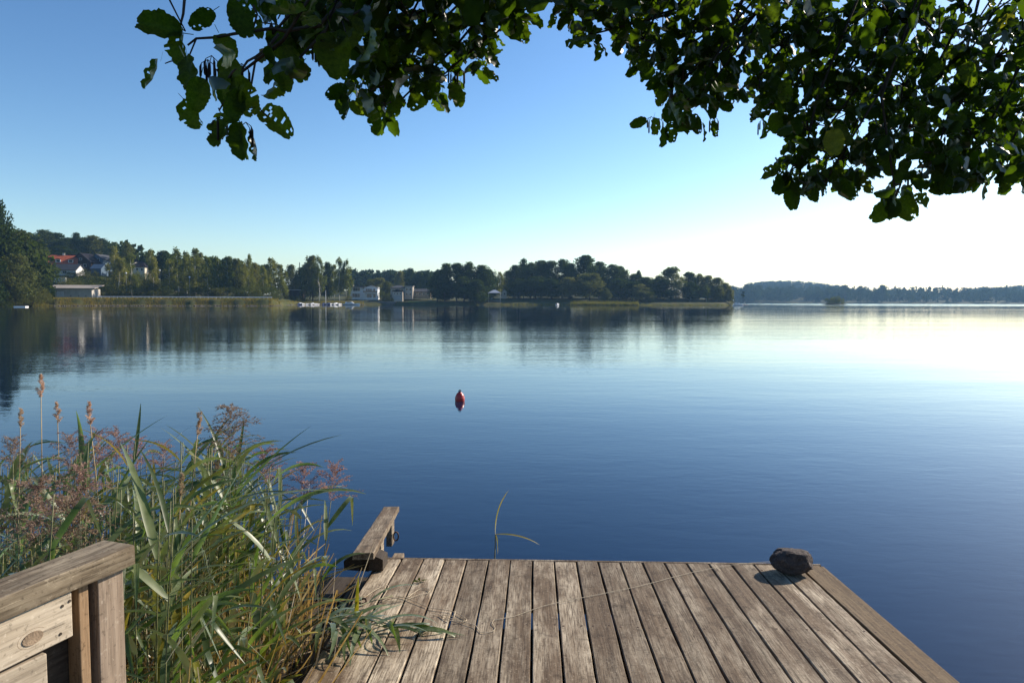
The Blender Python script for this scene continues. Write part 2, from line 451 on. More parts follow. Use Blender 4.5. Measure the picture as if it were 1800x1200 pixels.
# ------------------------------------------------------------------ mesh building helpers
class MB:
    def __init__(s):
        s.v, s.f = [], []
    def add(s, verts, faces):
        o = len(s.v)
        s.v.extend([tuple(p) for p in verts])
        s.f.extend([tuple(i + o for i in f) for f in faces])
        return s
    def box(s, c, size, mat=None):
        x, y, z = (q / 2 for q in size)
        pts = [Vector((sx * x, sy * y, sz * z)) for sx in (-1, 1) for sy in (-1, 1) for sz in (-1, 1)]
        if mat is not None:
            pts = [mat @ p for p in pts]
        pts = [p + Vector(c) for p in pts]
        return s.add(pts, [(0, 1, 3, 2), (4, 6, 7, 5), (0, 4, 5, 1), (2, 3, 7, 6), (0, 2, 6, 4), (1, 5, 7, 3)])
    def tube(s, pts, radii, seg=6, cap=True):
        pts = [Vector(p) for p in pts]
        n = len(pts)
        rings = []
        ref = Vector((0.31, 0.17, 0.93)).normalized()
        for i in range(n):
            t = (pts[min(i + 1, n - 1)] - pts[max(i - 1, 0)])
            if t.length < 1e-9:
                t = Vector((0, 0, 1))
            t.normalize()
            a = t.cross(ref)
            if a.length < 1e-3:
                a = t.cross(Vector((1, 0, 0)))
            a.normalize()
            b = t.cross(a)
            r = radii[i] if hasattr(radii, '__len__') else radii
            rings.append([pts[i] + a * (r * math.cos(2 * math.pi * k / seg)) + b * (r * math.sin(2 * math.pi * k / seg)) for k in range(seg)])
        vs_ = [p for rg in rings for p in rg]
        fs = []
        for i in range(n - 1):
            for k in range(seg):
                k2 = (k + 1) % seg
                fs.append((i * seg + k, i * seg + k2, (i + 1) * seg + k2, (i + 1) * seg + k))
        if cap:
            fs.append(tuple(reversed(range(seg))))
            fs.append(tuple((n - 1) * seg + k for k in range(seg)))
        return s.add(vs_, fs)
    def prism(s, poly, ext):
        """poly: list of 3-D points (planar), ext: extrusion vector"""
        n = len(poly)
        a = [Vector(p) for p in poly]
        b = [p + Vector(ext) for p in a]
        fs = [tuple(range(n)), tuple(reversed(range(n, 2 * n)))]
        for i in range(n):
            j = (i + 1) % n
            fs.append((i, i + n, j + n, j))
        return s.add(a + b, fs)
    def lathe(s, prof, c=(0, 0, 0), seg=24):
        vs_, fs = [], []
        for (r, z) in prof:
            for k in range(seg):
                a = 2 * math.pi * k / seg
                vs_.append((c[0] + r * math.cos(a), c[1] + r * math.sin(a), c[2] + z))
        for i in range(len(prof) - 1):
            for k in range(seg):
                k2 = (k + 1) % seg
                fs.append((i * seg + k, i * seg + k2, (i + 1) * seg + k2, (i + 1) * seg + k))
        fs.append(tuple(reversed(range(seg))))
        fs.append(tuple((len(prof) - 1) * seg + k for k in range(seg)))
        return s.add(vs_, fs)
    def mesh(s, name, mat, smooth=False, fix=True):
        me = bpy.data.meshes.new(name)
        me.from_pydata(s.v, [], s.f)
        if fix:
            import bmesh
            bm = bmesh.new()
            bm.from_mesh(me)
            bmesh.ops.recalc_face_normals(bm, faces=bm.faces)
            bm.to_mesh(me)
            bm.free()
        if mat is not None:
            me.materials.append(mat)
        if smooth:
            me.shade_smooth()
        return me
    def build(s, name, mat, parent=None, smooth=False, bevel=0.0, fix=True):
        o = bpy.data.objects.new(name, s.mesh(name, mat, smooth, fix))
        COL.objects.link(o)
        if parent is not None:
            o.parent = parent
        if bevel:
            b = o.modifiers.new('bevel', 'BEVEL')
            b.width = bevel
            b.segments = 2
            b.limit_method = 'ANGLE'
        return o

def quads_mesh(name, V, nper, mat, smooth=False):
    """V: (n, nper, 3) polygons"""
    V = np.asarray(V, dtype=np.float32)
    n = len(V)
    me = bpy.data.meshes.new(name)
    me.vertices.add(n * nper)
    me.vertices.foreach_set('co', V.reshape(-1))
    me.loops.add(n * nper)
    me.loops.foreach_set('vertex_index', np.arange(n * nper, dtype=np.int32))
    me.polygons.add(n)
    me.polygons.foreach_set('loop_start', np.arange(0, n * nper, nper, dtype=np.int32))
    me.polygons.foreach_set('loop_total', np.full(n, nper, dtype=np.int32))
    me.update()
    me.validate()
    me.materials.append(mat)
    return me

def arr_mesh(name, V, Fc, mat, smooth=False):
    """V (n,3), Fc list/array of equal-length faces"""
    V = np.asarray(V, dtype=np.float32)
    Fc = np.asarray(Fc, dtype=np.int32)
    k = Fc.shape[1]
    me = bpy.data.meshes.new(name)
    me.vertices.add(len(V))
    me.vertices.foreach_set('co', V.reshape(-1))
    me.loops.add(Fc.size)
    me.loops.foreach_set('vertex_index', Fc.reshape(-1))
    me.polygons.add(len(Fc))
    me.polygons.foreach_set('loop_start', np.arange(0, Fc.size, k, dtype=np.int32))
    me.polygons.foreach_set('loop_total', np.full(len(Fc), k, dtype=np.int32))
    me.update()
    me.materials.append(mat)
    if smooth:
        me.shade_smooth()
    return me

def link(name, me, parent=None, loc=None, rot=None, scale=None, mw=None):
    o = bpy.data.objects.new(name, me)
    COL.objects.link(o)
    if parent is not None:
        o.parent = parent
    if mw is not None:
        o.matrix_local = mw
    if loc is not None:
        o.location = loc
    if rot is not None:
        o.rotation_euler = rot
    if scale is not None:
        o.scale = scale
    return o

def empty(name, loc=(0, 0, 0), rz=0.0):
    o = bpy.data.objects.new(name, None)
    COL.objects.link(o)
    o.location = loc
    o.rotation_euler = (0, 0, rz)
    o.empty_display_size = 0.2
    return o

def tag(o, label=None, cat=None, group=None, kind=None):
    if label:
        o['label'] = label
    if cat:
        o['category'] = cat
    if group:
        o['group'] = group
    if kind:
        o['kind'] = kind
    return o

ORD = ['leftmost', 'second', 'third', 'fourth', 'fifth', 'sixth', 'seventh', 'eighth', 'ninth', 'tenth', 'eleventh', 'twelfth',
       'thirteenth', 'fourteenth', 'fifteenth', 'sixteenth', 'seventeenth', 'eighteenth', 'nineteenth', 'twentieth',
       'twenty-first', 'twenty-second', 'twenty-third', 'twenty-fourth', 'twenty-fifth', 'twenty-sixth', 'twenty-seventh', 'twenty-eighth']
def ordl(i):
    return 'leftmost' if i == 0 else ORD[i] + ' from left'

# ------------------------------------------------------------------ terrain of the far shores
S_PX = [-4000, -1500, -600, -100, 0, 95, 180, 480, 500, 530, 640, 690, 760, 870, 1000, 1120, 1270, 1288, 1300, 1310, 1800, 2600, 3600, 6000]
S_D = [40, 110, 165, 195, 205, 222, 230, 246, 285, 312, 325, 330, 327, 335, 332, 337, 348, 365, 700, 1080, 1060, 900, 600, 60]
def shore(px):
    return float(np.interp(px, S_PX, S_D))

def smooth01(x):
    x = min(1.0, max(0.0, x))
    return x * x * (3 - 2 * x)

def ground_z(px, d):
    t = d - shore(px)
    if 1286 < px < 1309:
        return -0.7
    if t <= 0:
        return -0.6 + 0.6 * math.exp(t / 3.0) - 0.05
    z = -0.05 + 0.5 * smooth01(t / 2.5)
    if 95 < px < 490:
        z += 2.0 * smooth01((t - 0.5) / 4.0)
        hill = np.interp(px, [95, 150, 200, 260, 330, 420, 490], [19, 19, 16, 12, 7, 4, 2])
        z += hill * smooth01((t - 16) / 110.0)
    elif px <= 95:
        z += 1.5 * smooth01(t / 8.0) + np.interp(px, [-600, 0, 95], [14, 17, 19]) * smooth01((t - 16) / 130.0)
    elif px < 1290:
        z += 1.0 * smooth01(t / 6.0) + 1.2 * smooth01((t - 6) / 20.0) + 9 * smooth01((t - 60) / 250.0) * float(np.interp(px, [490, 900, 1150, 1290], [1, 0.8, 0.3, 0]))
        if px > 860:
            z += 1.0 * smooth01((t - 5) / 30.0)
    else:
        z += 1.0 * smooth01(t / 10.0) + 8 * smooth01((t - 20) / 120.0)
    # hills at the back
    far = 22 * math.exp(-((px - 1380) / 100.0) ** 2) + 17 * math.exp(-((px - 1850) / 120.0) ** 2) + 5
    z += far * smooth01((d - 1300) / 500.0)
    return z

pxs = sorted(set(list(range(-4000, -600, 150)) + list(range(-600, 1280, 12)) + list(range(1280, 1316, 3)) + list(range(1316, 2000, 20)) + list(range(2000, 6001, 200)) + [95, 96, 490, 491]))
ts = [-30, -12, -6, -3, -1.5, 0, 0.8, 1.6, 2.6, 4, 5.5, 7.5, 10, 13, 17, 22, 28, 36, 46, 58, 72, 90, 110, 135, 170, 210, 260, 330, 420, 540, 700, 900, 1150, 1450, 1800, 2400, 3500]
tv, tf = [], []
for px in pxs:
    s0 = shore(px)
    for t in ts:
        d = s0 + t + (0.8 * math.sin(px * 0.37) + 0.5 * math.sin(px * 0.91) if abs(t) < 8 else 0)
        tv.append((gx(px, d), d, ground_z(px, s0 + t) + (0.12 * math.sin(px * 1.7 + t) if 0 < t < 40 else 0)))
nt_ = len(ts)
for i in range(len(pxs) - 1):
    for j in range(nt_ - 1):
        tf.append((i * nt_ + j, (i + 1) * nt_ + j, (i + 1) * nt_ + j + 1, i * nt_ + j + 1))
terrain = link('terrain', arr_mesh('terrain', tv, tf, M['terrain'], True))
tag(terrain, 'grassy far shore and hills around the lake', kind='structure')

# water: one sheet to the horizon
wv, wf = [], []
rad = [0, 4, 12, 40, 120, 400, 1200, 4000]
for r_ in rad[1:]:
    for k in range(48):
        a = 2 * math.pi * k / 48
        wv.append((r_ * math.cos(a), r_ * math.sin(a), 0))
wb = MB()
wb.add(wv, [tuple(range(48))] + [(i * 48 + k, (i + 1) * 48 + k, (i + 1) * 48 + (k + 1) % 48, i * 48 + (k + 1) % 48) for i in range(len(rad) - 2) for k in range(48)])
water = wb.build('water', M['water'])
tag(water, 'calm blue lake water with small ripples', kind='structure')

# near bank behind and beside the camera
bv, bf = [], []
bx = np.linspace(-14, 14, 57)
by = np.linspace(-16, 6, 45)
for x in bx:
    for y in by:
        edge = 1.2 - 0.10 * (x + 2) ** 1 * (1 if x < -2 else 0) + 0.25 * math.sin(x * 1.3)
        edge = min(edge, 3.0)
        z = -0.45 + 0.75 * smooth01((edge - y) / 3.2) + 0.5 * smooth01((-y) / 8.0) + 0.03 * math.sin(x * 5 + y * 3)
        bv.append((x, y, z))
for i in range(len(bx) - 1):
    for j in range(len(by) - 1):
        n_ = len(by)
        bf.append((i * n_ + j, (i + 1) * n_ + j, (i + 1) * n_ + j + 1, i * n_ + j + 1))
bank = link('near_bank', arr_mesh('near_bank', bv, bf, M['bank'], True))
tag(bank, 'muddy lake bank beneath the jetty and the reeds', kind='structure')

# ------------------------------------------------------------------ far trees
def leaf_quads(centers, size, rg, squash=1.0):
    n = len(centers)
    a = rg.normal(size=(n, 3)); a /= np.linalg.norm(a, axis=1)[:, None]
    b = rg.normal(size=(n, 3)); b -= (a * b).sum(1)[:, None] * a; b /= np.linalg.norm(b, axis=1)[:, None]
    sz = size * rg.uniform(0.6, 1.35, (n, 1))
    a *= sz; b *= sz * 0.7
    a[:, 2] *= squash; b[:, 2] *= squash
    c = np.asarray(centers)
    return np.stack([c - a, c - b * 0.9, c + a, c + b], axis=1)

def crown_points(kind, rg, n, H=20.0, Wd=6.0):
    """points for a crown of total tree height H; Wd = half width"""
    pts = []
    if kind in ('broad', 'tallbroad'):
        z0 = 0.16 * H if kind == 'broad' else 0.14 * H
        K = 60
        cl = []
        while len(cl) < K:
            u = rg.uniform(0, 1)
            z = z0 + (H - z0) * u
            prof = (math.sin(math.pi * min(1, (0.16 + 0.84 * u)) ** 0.85)) ** 0.6 if u < 0.97 else 0.25
            r = Wd * prof * math.sqrt(rg.uniform(0.15, 1)) * 0.82
            an = rg.uniform(0, 2 * math.pi)
            cr = rg.uniform(0.09, 0.19) * H * (0.55 + 0.45 * prof)
            cl.append((r * math.cos(an), r * math.sin(an), min(z, H - cr * 0.7), cr))
        cl.append((rg.uniform(-.1, .1) * Wd, 0, H - 0.13 * H, 0.13 * H))
        cl.append((rg.uniform(-.3, .3) * Wd, rg.uniform(-.3, .3) * Wd, H - 0.22 * H, 0.17 * H))
        vol = np.array([c[3] ** 2 for c in cl]); vol /= vol.sum()
        for c, k in zip(cl, rg.multinomial(n, vol)):
            d = rg.normal(size=(k, 3)); d /= np.linalg.norm(d, axis=1)[:, None]
            rr = c[3] * rg.uniform(0.15, 1.06, (k, 1)) ** 0.6
            pts.append(np.array(c[:3]) + d * rr * np.array([1, 1, 0.8]))
    elif kind == 'birch':
        z0 = 0.22 * H
        K = 40
        vol, cl = [], []
        for q in range(K):
            u = rg.uniform(0, 1) ** 0.9
            z = z0 + (H - z0) * u
            prof = (1 - u) ** 0.6 * (0.45 + 0.55 * min(1, u * 4)) + 0.10
            r = Wd * prof * rg.uniform(0.25, 0.95)
            an = rg.uniform(0, 2 * math.pi)
            cl.append((r * math.cos(an), r * math.sin(an), z, Wd * rg.uniform(0.20, 0.42) * (0.5 + 0.6 * prof)))
        vol = np.array([c[3] ** 2 for c in cl]); vol /= vol.sum()
        for c, k in zip(cl, rg.multinomial(n, vol)):
            d = rg.normal(size=(k, 3)); d /= np.linalg.norm(d, axis=1)[:, None]
            rr = c[3] * rg.uniform(0.3, 1.1, (k, 1))
            p = np.array(c[:3]) + d * rr * np.array([0.9, 0.9, 1.7])
            pts.append(p)
    elif kind == 'spruce':
        for q in range(n // 30):
            u = rg.uniform(0.0, 1) ** 1.3
            z = 0.08 * H + 0.92 * H * u
            r = Wd * (1 - u) * rg.uniform(0.4, 1.05) + 0.1
            an = rg.uniform(0, 2 * math.pi)
            t = rg.uniform(0, 1, (30, 1))
            base = np.array([0, 0, z]); tip = np.array([r * math.cos(an), r * math.sin(an), z - 0.25 * r])
            pts.append(base + (tip - base) * t + rg.normal(size=(30, 3)) * 0.18 * (1 + (1 - u)))
    elif kind == 'pine':
        K = 16
        for q in range(K):
            u = rg.uniform(0.5, 1.0)
            z = H * u * 0.95
            r = Wd * (1.15 - u) * 1.6 * rg.uniform(0.1, 1.0)
            an = rg.uniform(0, 2 * math.pi)
            k = n // K
            d = rg.normal(size=(k, 3)); d /= np.linalg.norm(d, axis=1)[:, None]
            pts.append(np.array([r * math.cos(an), r * math.sin(an), z]) + d * np.array([1, 1, 0.5]) * Wd * 0.36 * rg.uniform(0.3, 1.1, (k, 1)))
    elif kind == 'bush':
        K = 16
        for q in range(K):
            an = rg.uniform(0, 2 * math.pi); r = Wd * 0.75 * math.sqrt(rg.uniform(0, 1))
            cr = Wd * rg.uniform(0.25, 0.5)
            z = min(H - cr * 0.6, cr * 0.5 + (H - cr) * rg.uniform(0, 1) * (1 - 0.5 * (r / Wd) ** 2))
            k = n // K
            d = rg.normal(size=(k, 3)); d /= np.linalg.norm(d, axis=1)[:, None]
            p = np.array([r * math.cos(an), r * math.sin(an), z]) + d * cr * rg.uniform(0.5, 1.1, (k, 1))
            p[:, 2] = np.maximum(p[:, 2], 0.05)
            pts.append(p)
    return np.concatenate(pts)

KSPEC = {  # kind: (crown kind, material, n leaves, leaf size, half width at H=20, trunk base r, trunk mat)
    'broad': ('broad', 'crown_dark', 7500, 0.38, 6.6, 0.42, 'tree_bark'),
    'round': ('broad', 'crown_olive', 7500, 0.38, 8.0, 0.42, 'tree_bark'),
    'tall': ('tallbroad', 'crown_dark', 6800, 0.36, 4.8, 0.36, 'tree_bark'),
    'birch': ('birch', 'crown_birch', 3600, 0.27, 4.0, 0.22, 'birch_bark'),
    'olive': ('tallbroad', 'crown_olive', 6500, 0.35, 5.2, 0.34, 'tree_bark'),
    'spruce': ('spruce', 'crown_pine', 3000, 0.30, 3.4, 0.28, 'tree_bark'),
    'pine': ('pine', 'crown_pine', 2200, 0.30, 4.4, 0.28, 'tree_bark'),
    'bush': ('bush', 'shrub', 2600, 0.42, 10.0, 0.2, 'tree_bark'),
}
TREE = {}
def tree_variants(kind, nvar):
    ck, mat, n, ls, wd, tr, tm = KSPEC[kind]
    out = []
    for q in range(nvar):
        rg = np.random.default_rng(100 + 17 * q + sum(map(ord, kind)))
        P = crown_points(ck, rg, n, 20.0, wd)
        crown = quads_mesh('crown', leaf_quads(P, ls, rg), 4, M[mat])
        mb = MB()
        hh = 0.92 * 20 if ck in ('birch', 'spruce', 'pine') else 0.75 * 20
        if ck == 'bush':
            for k in range(5):
                a = rg.uniform(0, 6.28)
                mb.tube([(0, 0, -0.4), (1.5 * math.cos(a), 1.5 * math.sin(a), 4), (4.5 * math.cos(a), 4.5 * math.sin(a), 11)], [tr, tr * 0.7, 0.06], 5)
        else:
            wob = rg.normal(size=(6, 2)) * 0.25
            tp = [(wob[i][0] * (i > 0), wob[i][1] * (i > 0), -0.6 + (hh + 0.6) * i / 5) for i in range(6)]
            mb.tube(tp, [tr * (1 - 0.16 * i) for i in range(6)], 7)
            if ck not in ('spruce',):
                for k in range(9):
                    zz = 20 * rg.uniform(0.28, 0.75); a = rg.uniform(0, 6.28); L = wd * rg.uniform(0.45, 0.8)
                    if ck == 'birch':
                        L *= 0.7
                    mb.tube([(0, 0, zz), (0.5 * L * math.cos(a), 0.5 * L * math.sin(a), zz + 0.7 * L * 0.6), (L * math.cos(a), L * math.sin(a), zz + L * 0.75)], [tr * 0.4, tr * 0.25, 0.05], 5)
        trunk = mb.mesh('trunk', M[tm], True, fix=False)
        out.append((crown, trunk))
    TREE[kind] = out
for k_, nv_ in (('broad', 4), ('round', 3), ('tall', 4), ('birch', 4), ('olive', 4), ('spruce', 2), ('pine', 3), ('bush', 4)):
    tree_variants(k_, nv_)

tcount = [0]
def put_tree(px, py_top, d, kind, label, cat='tree', group=None, width_px=None, name=None, base=None):
    z0 = ground_z(px, d) if base is None else base
    h = top_z(px, py_top, d) - z0
    x = gx(px, d)
    i = tcount[0]; tcount[0] += 1
    rg = random.Random(500 + i)
    cr, tr = TREE[kind][i % len(TREE[kind])]
    nm = name or {'broad': 'broadleaf_tree', 'round': 'broadleaf_tree', 'tall': 'broadleaf_tree', 'olive': 'broadleaf_tree', 'birch': 'birch_tree', 'spruce': 'spruce_tree', 'pine': 'pine_tree', 'bush': 'shrub'}[kind]
    root = empty(nm, (x, d, z0), rg.uniform(0, 6.28))
    sz = h / 20.0
    wd = KSPEC[kind][4]
    sx = sz if width_px is None else (width_px / F * d / 2) / wd
    root.scale = (sx, sx, sz)
    link('crown', cr, root)
    link('trunk', tr, root)
    tag(root, label, cat, group)
    return root

def row(items, d_of, what, where, group, cat='tree'):
    """items: (px, ytop, kind, width or None, d or None) labelled from left to right within the row"""
    items = sorted(items, key=lambda q: q[0])
    for i, it in enumerate(items):
        px, yt, kind = it[0], it[1], it[2]
        wpx = it[3] if len(it) > 3 else None
        d = it[4] if len(it) > 4 and it[4] else d_of(px)
        word = {'broad': 'dark broad tree', 'round': 'olive rounded tree', 'tall': 'dark upright tree', 'olive': 'olive green tree', 'birch': 'slender birch', 'spruce': 'pointed spruce', 'pine': 'pine', 'bush': 'shrub'}[kind]
        put_tree(px, yt, d, kind, f'{word}, {ordl(i)} {where}', 'shrub' if kind == 'bush' else cat, group, wpx)

# headland at the left edge
row([(-95, 420, 'broad', 130, 190), (-45, 385, 'broad', 110, 196), (3, 349, 'tall', 42, 235), (8, 396, 'broad', 80, 214), (38, 404, 'broad', 84, 222),
     (62, 424, 'broad', 66, 231), (30, 446, 'round', 74, 209), (68, 452, 'broad', 50, 226), (79, 478, 'broad', 36, 226), (-30, 455, 'round', 90, 203)],
    lambda p: 210, '', 'of the dense trees on the left headland', 'trees on the left headland')
row([(-10, 497, 'bush', 60, 201), (22, 503, 'bush', 52, 207), (55, 500, 'bush', 54, 214), (84, 506, 'bush', 30, 223)],
    lambda p: 210, '', 'of the shrubs at the headland waterline', 'shrubs on the left headland')
# hilltop
row([(60, 410, 'broad', 50, 372), (82, 404, 'broad', 46, 380), (103, 409, 'broad', 48, 385), (124, 418, 'broad', 44, 380), (140, 409, 'tall', 22, 372), (153, 417, 'broad', 40, 368),
     (168, 414, 'olive', 42, 365), (182, 419, 'broad', 34, 368), (200, 433, 'round', 30, 352), (112, 432, 'broad', 50, 350), (88, 436, 'broad', 40, 350), (215, 445, 'birch', 34, 345)],
    lambda p: 370, '', 'of the trees on the hilltop above the houses', 'trees on the hilltop')
# trees and bushes between road and houses
row([(228, 427, 'olive', 26, 300), (205, 436, 'birch', 34, 290), (233, 448, 'birch', 40, 268), (212, 455, 'birch', 42, 262), (268, 440, 'birch', 26, 290), (272, 455, 'birch', 26, 262),
     (290, 441, 'broad', 36, 300), (313, 438, 'birch', 40, 262), (300, 458, 'birch', 34, 256), (330, 444, 'birch', 32, 272), (345, 438, 'birch', 34, 266), (354, 444, 'olive', 26, 290),
     (366, 452, 'birch', 30, 262), (384, 453, 'birch', 36, 258), (402, 452, 'birch', 38, 258), (417, 454, 'olive', 28, 260), (430, 463, 'birch', 30, 262), (439, 449, 'birch', 24, 270), (449, 462, 'olive', 26, 275), (464, 470, 'birch', 26, 268)],
    lambda p: 262, '', 'in the tree row behind the guardrail', 'trees behind the guardrail')
row([(125, 487, 'bush', 40, 262), (150, 480, 'bush', 44, 270), (150, 496, 'bush', 60, 256), (178, 493, 'bush', 46, 254), (160, 470, 'bush', 40, 285), (128, 476, 'bush', 34, 288), (190, 478, 'bush', 36, 275), (196, 505, 'bush', 34, 249),
     (218, 498, 'bush', 46, 252), (243, 478, 'bush', 40, 272), (260, 476, 'bush', 26, 274), (250, 497, 'bush', 44, 254), (268, 488, 'bush', 40, 262), (280, 503, 'bush', 40, 252), (300, 500, 'bush', 36, 253), (330, 503, 'bush', 44, 252),
     (360, 500, 'bush', 44, 254), (390, 503, 'bush', 40, 254), (420, 500, 'bush', 44, 256), (450, 498, 'bush', 44, 258), (474, 500, 'bush', 36, 262)],
    lambda p: 256, '', 'of the bushes below the hillside houses', 'bushes along the lake road', 'shrub')
# around the boat mooring
row([(479, 455, 'birch', 38, 298), (495, 466, 'birch', 30, 300), (513, 465, 'olive', 28, 335), (530, 470, 'tall', 30, 345), (550, 449, 'olive', 34, 325), (561, 452, 'birch', 30, 322), (545, 462, 'broad', 34, 340),
     (576, 460, 'tall', 26, 345), (588, 466, 'birch', 22, 338), (597, 455, 'birch', 26, 333), (610, 458, 'birch', 28, 334), (528, 462, 'spruce', 8, 360)],
    lambda p: 320, '', 'of the trees behind the moored boats', 'trees behind the mooring')
row([(492, 511, 'bush', 34, 291), (520, 518, 'bush', 24, 316), (537, 519, 'bush', 18, 319), (613, 517, 'bush', 14, 333)], lambda p: 300, '', 'of the bushes by the mooring', 'bushes by the mooring')
# between villa and dark grove
row([(652, 491, 'round', 34, 380), (668, 488, 'round', 30, 375), (681, 494, 'olive', 24, 368), (672, 509, 'bush', 16, 340), (684, 514, 'bush', 18, 336), (704, 476, 'olive', 22, 440), (722, 471, 'tall', 26, 430),
     (737, 477, 'tall', 24, 425), (752, 478, 'broad', 28, 420), (690, 480, 'pine', 24, 450), (633, 485, 'pine', 26, 470)],
    lambda p: 380, '', 'of the trees behind the lakeside villas', 'trees behind the villas')
# dark grove
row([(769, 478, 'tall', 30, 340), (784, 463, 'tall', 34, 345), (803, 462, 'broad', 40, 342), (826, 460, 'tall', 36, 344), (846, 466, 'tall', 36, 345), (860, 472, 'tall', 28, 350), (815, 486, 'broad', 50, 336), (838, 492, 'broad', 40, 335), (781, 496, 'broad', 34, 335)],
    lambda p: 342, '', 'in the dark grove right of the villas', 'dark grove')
# wooded point
row([(879, 479, 'birch', 24, 385), (893, 476, 'olive', 24, 380), (905, 466, 'tall', 28, 372), (920, 454, 'tall', 24, 375), (932, 462, 'broad', 40, 366), (950, 458, 'broad', 40, 372), (968, 458, 'broad', 40, 368),
     (988, 456, 'broad', 40, 372), (1002, 463, 'broad', 36, 366), (1029, 449, 'broad', 56, 372), (1052, 460, 'tall', 34, 378), (1076, 465, 'broad', 46, 370), (1091, 468, 'broad', 36, 374), (1117, 481, 'broad', 40, 372),
     (1121, 474, 'pine', 16, 385), (1136, 487, 'broad', 36, 372), (1157, 484, 'tall', 24, 374), (1179, 469, 'round', 52, 362), (1210, 478, 'broad', 34, 374), (1228, 481, 'round', 34, 372), (1243, 484, 'olive', 28, 368), (1259, 488, 'olive', 28, 368), (1274, 497, 'olive', 22, 370)],
    lambda p: 368, '', 'of the back trees on the wooded point', 'trees on the wooded point')
row([(912, 490, 'broad', 36, 356), (940, 486, 'broad', 50, 355), (968, 490, 'broad', 46, 354), (999, 487, 'olive', 40, 352), (1036, 480, 'round', 60, 349), (1064, 506, 'round', 22, 344), (1088, 490, 'broad', 46, 356), (1110, 495, 'broad', 40, 355),
     (1125, 499, 'round', 44, 350), (1143, 511, 'bush', 24, 346), (1154, 503, 'bush', 30, 362), (1180, 508, 'bush', 36, 361), (1203, 506, 'bush', 34, 366), (1226, 508, 'bush', 30, 368), (1250, 512, 'bush', 30, 364), (1272, 514, 'bush', 24, 363), (1166, 492, 'broad', 40, 357), (1212, 496, 'broad', 34, 360), (1241, 502, 'birch', 18, 360), (1263, 505, 'olive', 24, 362), (1281, 507, 'olive', 16, 364), (1285, 517, 'bush', 9, 362)],
    lambda p: 355, '', 'of the waterside trees on the wooded point', 'waterside trees on the wooded point')

# ------------------------------------------------------------------ far woods: one mass each
def wood_mass(name, specs, mat, label):
    """specs: list of (px0, px1, d0, d1, count, h0, h1, conifer share)"""
    V = []
    rg = np.random.default_rng(sum(map(ord, name)))
    protos = {'broad': [crown_points('broad', rg, 230, 1.0, 0.36) for _ in range(5)],
              'spruce': [crown_points('spruce', rg, 240, 1.0, 0.17) for _ in range(4)],
              'pine': [crown_points('pine', rg, 200, 1.0, 0.24) for _ in range(4)]}
    for p in protos['spruce']:
        p += rg.normal(size=p.shape) * 0.0
    for (p0, p1, d0, d1, cnt, h0, h1, con) in specs:
        for q in range(cnt):
            px = rg.uniform(p0, p1); d = rg.uniform(d0, d1)
            if d < shore(px) + 4:
                d = shore(px) + 4 + rg.uniform(0, 20)
            h = rg.uniform(h0, h1)
            k = rg.uniform()
            pr = protos['spruce' if k < con * 0.6 else 'pine' if k < con else 'broad']
            P = pr[rg.integers(len(pr))] * h
            a = rg.uniform(0, 6.28)
            ca, sa = math.cos(a), math.sin(a)
            Q = np.stack([P[:, 0] * ca - P[:, 1] * sa + gx(px, d), P[:, 0] * sa + P[:, 1] * ca + d, P[:, 2] + ground_z(px, d)], 1)
            V.append(leaf_quads(Q, 0.062 * h, rg))
    me = quads_mesh(name, np.concatenate(V), 4, M[mat])
    o = link(name, me)
    tag(o, label, 'forest', kind='stuff')
    return o
# fix spruce jitter for unit-size prototypes
_cp = crown_points
def crown_points(kind, rg, n, H=20.0, Wd=6.0):
    if H < 5:
        return _cp(kind, rg, n, 20.0, Wd * 20.0 / H) * (H / 20.0)
    return _cp(kind, rg, n, H, Wd)
wood_mass('far_forest', [(1265, 1335, 1085, 1200, 80, 20, 27, 0.3), (1215, 1500, 1090, 1200, 210, 13, 23, 0.3), (1500, 1850, 1068, 1200, 260, 10, 20, 0.3), (1210, 1850, 1200, 1500, 290, 15, 22, 0.5),
                         (1850, 2500, 1000, 1300, 70, 18, 26, 0.4), (1280, 1480, 1500, 1950, 420, 16, 22, 0.6), (1700, 2050, 1500, 1950, 320, 16, 22, 0.6)],
          'crown_pine', 'hazy blue forest along the far shore on the right')
wood_mass('hillside_forest', [(600, 780, 470, 640, 90, 14, 19, 0.5), (860, 1170, 400, 520, 110, 10, 14, 0.4)], 'crown_pine', 'wooded rise behind the lakeside villas')
wood_mass('headland_forest', [(-700, 60, 215, 330, 130, 16, 22, 0.2), (60, 210, 395, 520, 50, 14, 18, 0.2), (210, 500, 300, 420, 80, 12, 17, 0.3)], 'crown_dark', 'dense wood behind the hillside houses and headland')
for px, yt, w_ in ((1484, 500, 12), (1496, 505, 10), (1511, 502, 16), (1549, 501, 20)):
    pass
row([(1484, 500, 'pine', 14, 1076), (1511, 502, 'pine', 17, 1076), (1549, 501, 'broad', 22, 1076)], lambda p: 1076, '', 'of the tall trees above the far right shore', 'tall trees on the far shore')

